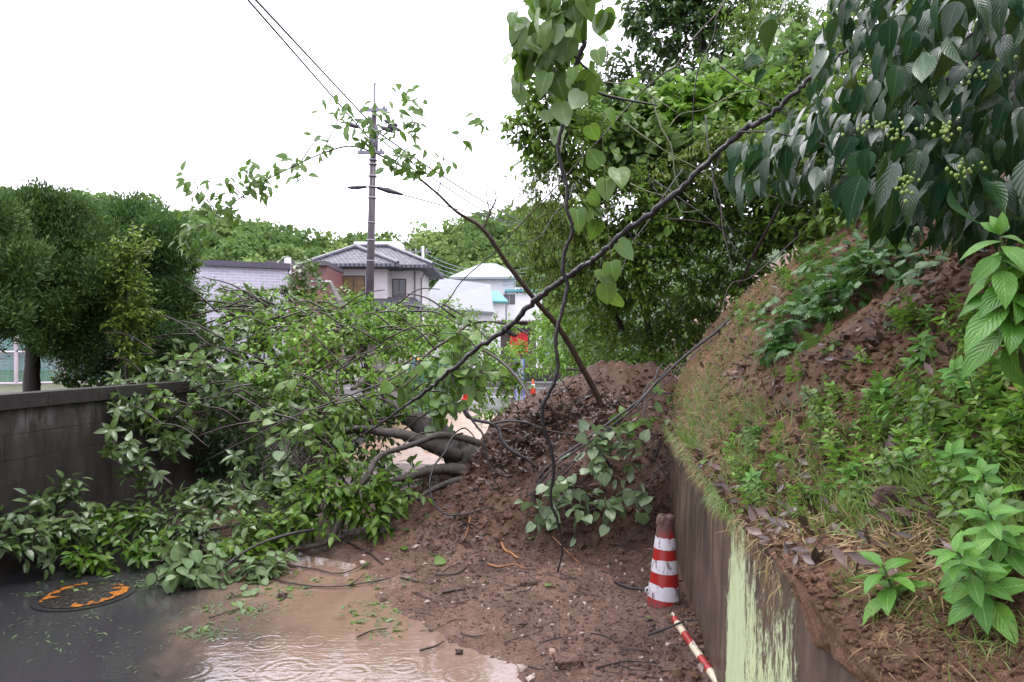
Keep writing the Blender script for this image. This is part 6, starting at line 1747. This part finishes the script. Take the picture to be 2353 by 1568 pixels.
# ------------------------------------------------------------------ litter, stones, twigs
lv = Leaves()
for xc, yc, sx_, sy_, n_ in ((1220, 1000, 90, 40, 520), (1180, 1050, 80, 40, 300), (1330, 950, 80, 40, 260), (1250, 960, 60, 24, 220), (1030, 1230, 80, 40, 90), (1080, 1150, 70, 60, 70), (1400, 940, 60, 30, 120), (1130, 1090, 50, 40, 120)):
    for i in range(n_):
        p = ray_ground(xc + rng.normal() * sx_ * .6, yc + rng.normal() * sy_ * .6, 3, 9)
        if p[1] > 8.6: continue
        lv.add((p + [0, 0, .012])[None], rng.normal(size=(1, 3)) * np.array([1, 1, .45]), np.array([[-.1, -.5, .8]]) + rng.normal(size=(1, 3)) * .35, rng.uniform(.03, .085, 1))
o = lv.build("leaf_litter", "litter", M["litter"]); tag(o, kind="stuff")
lv = Leaves()
for i in range(900):
    p = bank_at(rng.uniform(1600, 2350), rng.uniform(540, 1330))
    if p[1] > 7.6: continue
    lv.add((p + [0, 0, .008])[None], rng.normal(size=(1, 3)) * np.array([1, 1, .5]), np.array([[-.5, -.4, .8]]) + rng.normal(size=(1, 3)) * .35, rng.uniform(.03, .075, 1))
o = lv.build("leaf_litter", "litter", M["litter"]); tag(o, kind="stuff")

bm = bmesh.new(); bmesh.ops.create_icosphere(bm, subdivisions=2, radius=1)
SV = np.array([v.co[:] for v in bm.verts]); SF = np.array([[v.index for v in f.verts] for f in bm.faces]); bm.free()
bm = bmesh.new(); bmesh.ops.create_icosphere(bm, subdivisions=1, radius=1)
SV1 = np.array([v.co[:] for v in bm.verts]); SF1 = np.array([[v.index for v in f.verts] for f in bm.faces]); bm.free()


def pebble_field(name, mat, pts, r0, r1):
    vv, ff = [], []
    for i, p in enumerate(pts):
        r = rng.uniform(r0, r1) * (2.2 if rng.random() < .05 else 1) * min(1, max(.3, p[1] / 3.2))
        s = r * rng.uniform(.6, 1.3, 3) * [1, 1, .7]
        q = SV1 * (1 + .3 * rng.normal(size=(len(SV1), 1))) * s
        vv.append(q + p + [0, 0, r * .15]); ff.append(SF1 + i * len(SV1))
    o = mesh_obj(name, np.concatenate(vv), [np.concatenate(ff)], mat, None, False)
    return tag(o, kind="stuff")


pts = []
for i in range(4200):
    Yq = rng.uniform(2.9, 6.2); lo = xb(Yq) - .05; X = rng.uniform(lo, wall_x(Yq) - .05)
    if rng.random() < sstep(lo, lo + .8, X) * .9 + .1: pts.append((X, Yq, float(mud_z(X, Yq))))
pebble_field("gravel", M["clod"], np.array(pts), .004, .012)
pts = [ray_ground(rng.uniform(900, 1560), rng.uniform(850, 1290), 4, 8.5) for i in range(1900)]
pebble_field("soil_crumbs", M["mud"], np.array(pts), .008, .026)
pts = [bank_at(rng.uniform(1540, 2353), rng.uniform(520, 1567)) for i in range(4200)]
pts = [p for p in pts if p[1] < 7.8]
pebble_field("soil_crumbs", M["soil"], np.array(pts), .006, .02)
pts = []
for i in range(260):
    Yq = rng.uniform(3.2, 6); X = rng.uniform(xb(Yq), wall_x(Yq) - .05); pts.append((X, Yq, float(mud_z(X, Yq))))
pebble_field("gravel", simple("stone_mix", (.22, .17, .14), .5, .6, 9), np.array(pts), .006, .015)


def stone(name, label, cat, xd, yd, r, mat, squash=(1, .8, .6), sd=0, group=None, fn=ray_ground):
    p = fn(xd, yd)
    d = SV
    # finer stone
    bm = bmesh.new(); bmesh.ops.create_icosphere(bm, subdivisions=4, radius=1)
    sv = np.array([v.co[:] for v in bm.verts]); sf = np.array([[v.index for v in f.verts] for f in bm.faces]); bm.free()
    n = 1 + .45 * fbm(sv[:, 0] * 1.3 + sd, sv[:, 1] * 1.3 + sv[:, 2] * 1.1, sd, 4) + .10 * fbm(sv[:, 0] * 6, sv[:, 1] * 6 + sv[:, 2] * 5, sd + 2, 3)
    box_ = np.clip(sv * 1.15, -.9, .9)
    o = mesh_obj(name, box_ * n[:, None] * np.array(squash) * r + p + [0, 0, r * .15], [sf], mat, None, True)
    return tag(o, label, cat, group)


stone("rock", "squarish mud coated rock on the flat mud near the bottom edge", "rock", 1308, 1530, .075, M["mud"], (1.15, .8, .6), 1)
stone("rock", "small tan stone touching the left of the mud coated rock", "rock", 1270, 1502, .025, simple("tan_stone", (.26, .16, .11), .5, .3, 20, bmp=.4), (1, .8, .7), 2)
stone("rock", "dark stone stuck in the lower face of the mud heap", "rock", 1215, 1345, .06, M["clod"], (1.1, .8, .6), 3)
stone("soil_clod", "large purple brown clod of earth lying among grass on the bank", "clod", 2060, 1150, .05, M["clod"], (1.3, .9, .75), 4, fn=bank_at)
stone("soil_clod", "brownish clod on the bank left of the grass tufts", "clod", 1985, 1100, .035, M["clod"], (1.2, .9, .7), 5, fn=bank_at)
stone("rock", "small brown stone among floating leaf scraps on the muddy water", "rock", 648, 1502 - 130, .035, M["clod"], (1, .8, .7), 6)
stone("rock", "dark pebble at the mud edge beside a floating twig", "rock", 1055, 1632 - 130, .02, M["clod"], (1, .9, .8), 7)
for k in range(14):
    stone("soil_clod", "rough clod of earth sitting on the slope of the mud heap", "clod", rng.uniform(1020, 1500), rng.uniform(930, 1240), rng.uniform(.03, .075), M["mud"], (1.2, .9, .7), 20 + k, "clods on the mud heap")
for k, (xd, yd, r, lb) in enumerate(((1025, 985, .30, "tallest brown soil lump on the far road behind the trunk"), (1055, 1000, .22, "middle brown soil lump on the far road behind the trunk"), (1085, 1012, .16, "smallest brown soil lump on the far road next to the heap"))):
    Yc = 12.5
    q = D(xd, yd, Yc); q[2] = .02
    bm = bmesh.new(); bmesh.ops.create_icosphere(bm, subdivisions=4, radius=1)
    sv = np.array([v.co[:] for v in bm.verts]); sf = np.array([[v.index for v in f.verts] for f in bm.faces]); bm.free()
    n = 1 + .5 * fbm(sv[:, 0] * 1.6 + k, sv[:, 1] * 1.6 + sv[:, 2], k, 4) + .2 * fbm(sv[:, 0] * 6, sv[:, 2] * 6, k, 3)
    o = mesh_obj("soil_clod", sv * n[:, None] * r * np.array([1.3, 1, .8]) + q, [sf], M["mud"], None, True); tag(o, lb, "clod", "soil lumps on the far road")


def lying(name, label, cat, pts, w, mat, group=None, lift=.01, seg=6):
    P = []
    for xd, yd in pts:
        q = ray_ground(xd, yd, 2, 9); q = q + np.array([0, 0, lift]); P.append(q)
    P = np.array(P); n = len(P)
    s = spline(np.concatenate([P, np.linspace(w, w * .5, n)[:, None]], 1), 5)
    mb = MB(); mb.tube(s[:, :3] + rng.normal(size=(len(s), 3)) * w * .12, s[:, 3], seg, jit=.08)
    o = mb.build(name, M[mat], None, True); return tag(o, label, cat, group)


TG = "twigs lying in the mud and water"
lying("twig", "long dark twig floating across the muddy water below the grey limb", "twig", [(600, 1320), (660, 1342), (760, 1352), (860, 1340), (960, 1315)], .008, "twig", TG)
lying("twig", "forked dark twig half sunk below the broken limb", "twig", [(640, 1300), (720, 1310), (780, 1322), (840, 1300)], .008, "twig", TG)
lying("twig", "dark twig running out from the limb foot over the mud", "twig", [(800, 1250), (850, 1275), (880, 1300)], .012, "bark_brown", TG)
lying("twig", "short upright twig in the water at the mud edge", "twig", [(800, 1356), (825, 1340), (840, 1325)], .006, "twig", TG, .03)
lying("twig", "dark twig curved at the edge of the rippling water", "twig", [(820, 1470), (850, 1455), (890, 1448)], .006, "twig", TG)
lying("twig", "stick leaning on a pebble at the water edge", "twig", [(965, 1500), (1000, 1490), (1020, 1478)], .007, "twig", TG)
lying("twig", "thin dark stick on the mud left of the cone", "twig", [(1412, 1340), (1450, 1355), (1495, 1360)], .010, "bark_wet", TG)
lying("twig", "dark stick crossing the top of the striped bar", "twig", [(1490, 1480), (1540, 1462), (1575, 1448), (1602, 1446)], .008, "bark_wet", TG, .05)
lying("twig", "short brown broken stick on the flat mud", "twig", [(1016, 1366), (1040, 1362), (1068, 1358)], .012, "bark_brown", TG)
lying("twig", "dark stick at the upper edge of the flat mud", "twig", [(1000, 1325), (1050, 1322), (1080, 1300)], .009, "twig", TG)
lying("twig", "wavy twig on the mud between the heap and puddle", "twig", [(920, 1330), (960, 1340), (1000, 1345)], .007, "twig", TG)
lying("twig", "thin twig lying right of the mud coated rock", "twig", [(1370, 1540), (1440, 1525), (1510, 1530)], .005, "twig", TG)
lying("twig", "twig on the muddy water pointing at the dark leaf sprig", "twig", [(480, 1425), (520, 1412), (560, 1400)], .006, "twig", TG)
lying("twig", "thin pale twig floating on the dark water near the bottom", "twig", [(350, 1545), (380, 1560), (420, 1552)], .003, "straw_twig" if "straw_twig" in M else "twig", TG)
for i in range(46):
    xd, yd = rng.uniform(900, 1560), rng.uniform(1290, 1560); an = rng.uniform(-.7, .7); ln = rng.uniform(25, 80)
    lying("twig", "thin short twig scattered on the flat mud", "twig", [(xd, yd), (xd + ln * .5 * math.cos(an), yd + ln * .4 * math.sin(an) + rng.normal() * 4), (xd + ln * math.cos(an), yd + ln * .7 * math.sin(an))], rng.uniform(.002, .0045), "twig", "short twigs scattered on the mud", .006, 4)
lying("root", "bright orange snapped root poking from the lower mud heap", "root", [(1140, 1236), (1152, 1255), (1160, 1268), (1175, 1276), (1190, 1288)], .016, "root_orange", "orange roots in the mud heap", .015)
lying("root", "small orange root standing left of the snapped root", "root", [(1080, 1196), (1076, 1215), (1068, 1243)], .009, "root_orange", "orange roots in the mud heap", .015)
lying("root", "thin orange root lying flat at the foot of the heap", "root", [(1120, 1300), (1150, 1306), (1180, 1300), (1210, 1310)], .008, "root_orange", "orange roots in the mud heap", .01)
lying("root", "split orange wood splinter at the end of the broken limb", "root", [(655, 1252), (680, 1240), (700, 1222)], .022, "root_orange", "orange roots in the mud heap", .08)
lying("root", "yellow thin root in the mud right of the hanging vine", "root", [(1270, 1240), (1300, 1270), (1330, 1300)], .006, "root_orange", "orange roots in the mud heap", .02)
for i in range(36):
    xd, yd = rng.uniform(1000, 1530), rng.uniform(1060, 1230); ln = rng.uniform(30, 90)
    lying("rootlet", "fine rootlet hanging down the raw face of the mud heap", "root", [(xd, yd), (xd + rng.normal() * 10, yd + ln * .5), (xd + rng.normal() * 18, yd + ln)], rng.uniform(.0018, .004), "twig", "fine rootlets on the heap face", .012, 4)

# fallen leaves lying about, floating leaf scraps
def loose(name, label, cat, xd, yd, tm, mat, size, group=None, lift=.012, flat=True):
    p = ray_ground(xd, yd, 1.5, 9) + np.array([0, 0, lift])
    lv = Leaves(); a = rng.normal(size=(1, 3)) * np.array([1, 1, .12 if flat else .6])
    lv.add(p[None], a, np.array([[0, 0, 1.0]]) + rng.normal(size=(1, 3)) * (.12 if flat else .5), size)
    o = lv.build(name, tm, M[mat]); return tag(o, label, cat, group)


for xd, yd, s in ((1255, 1355, .08), (940, 1232, .09), (1020, 1290, .11), (1000, 1280, .1), (850, 1300, .1), (1105, 1238, .06), (1215, 1246, .08), (930, 1270, .09), (975, 1195, .07), (1040, 1190, .06), (1620, 1455, .06), (1480, 1425, .05)):
    loose("fallen_leaf", "single green leaf fallen on the brown mud", "leaf", xd, yd, "round", "leaf_kudzu", s, "green leaves fallen on the mud", .02, False)
for xd, yd, s in ((2180, 920, .06), (1735, 742, .06), (2155, 1095, .05), (1700, 690, .06), (1870, 905, .05), (1905, 810, .05)):
    loose("fallen_leaf", "single pale leaf fallen on the bank soil", "leaf", xd, yd, "round", "leaf_kudzu", s, "pale leaves fallen on the bank", .02, False)
for xd, yd, s in ((2205, 925, .12), (2310, 910, .13), (2290, 930, .1), (2105, 1330, .06), (2270, 1100, .08)):
    loose("dead_leaf", "large curled dead brown leaf on the bank at right", "leaf", xd, yd, "round", "straw", s, "large dead leaves on the bank", .03, False)
for i in range(70):
    z_ = [(560, 1400, 70, 26), (480, 1440, 60, 14), (700, 1335, 70, 22), (640, 1360, 50, 20), (840, 1395, 60, 22), (860, 1440, 50, 22), (900, 1335, 60, 14), (300, 1340, 60, 14), (120, 1340, 100, 20)][i % 9]
    loose("floating_leaf", "torn green leaf scrap floating on the puddle", "leaf", z_[0] + rng.normal() * z_[2] * .6, z_[1] + rng.normal() * z_[3] * .6, ["ovate", "narrow", "ellip"][i % 3], "leaf_round" if i % 2 else "leaf_mid", rng.uniform(.05, .10), "leaf scraps floating on the puddle", .006)
lv = Leaves()
for xc, yc, sx_, sy_, n_ in ((560, 1400, 80, 26, 170), (470, 1455, 70, 14, 150), (660, 1350, 80, 26, 130), (850, 1400, 60, 24, 120), (880, 1445, 50, 20, 80), (900, 1335, 80, 14, 80), (200, 1450, 190, 70, 110), (330, 1335, 60, 12, 50), (75, 1368, 26, 4, 30)):
    for i in range(n_):
        p = ray_ground(xc + rng.normal() * sx_ * .6, yc + rng.normal() * sy_ * .6, 1.5, 9)
        lv.add((p + [0, 0, .004])[None], rng.normal(size=(1, 3)) * np.array([1, 1, .05]), np.array([[0, 0, 1.0]]) + rng.normal(size=(1, 3)) * .1, rng.uniform(.012, .05, 1), rng.uniform(.4, 1, 1))
o = lv.build("floating_debris", "narrow", M["leaf_round"]); tag(o, kind="stuff")
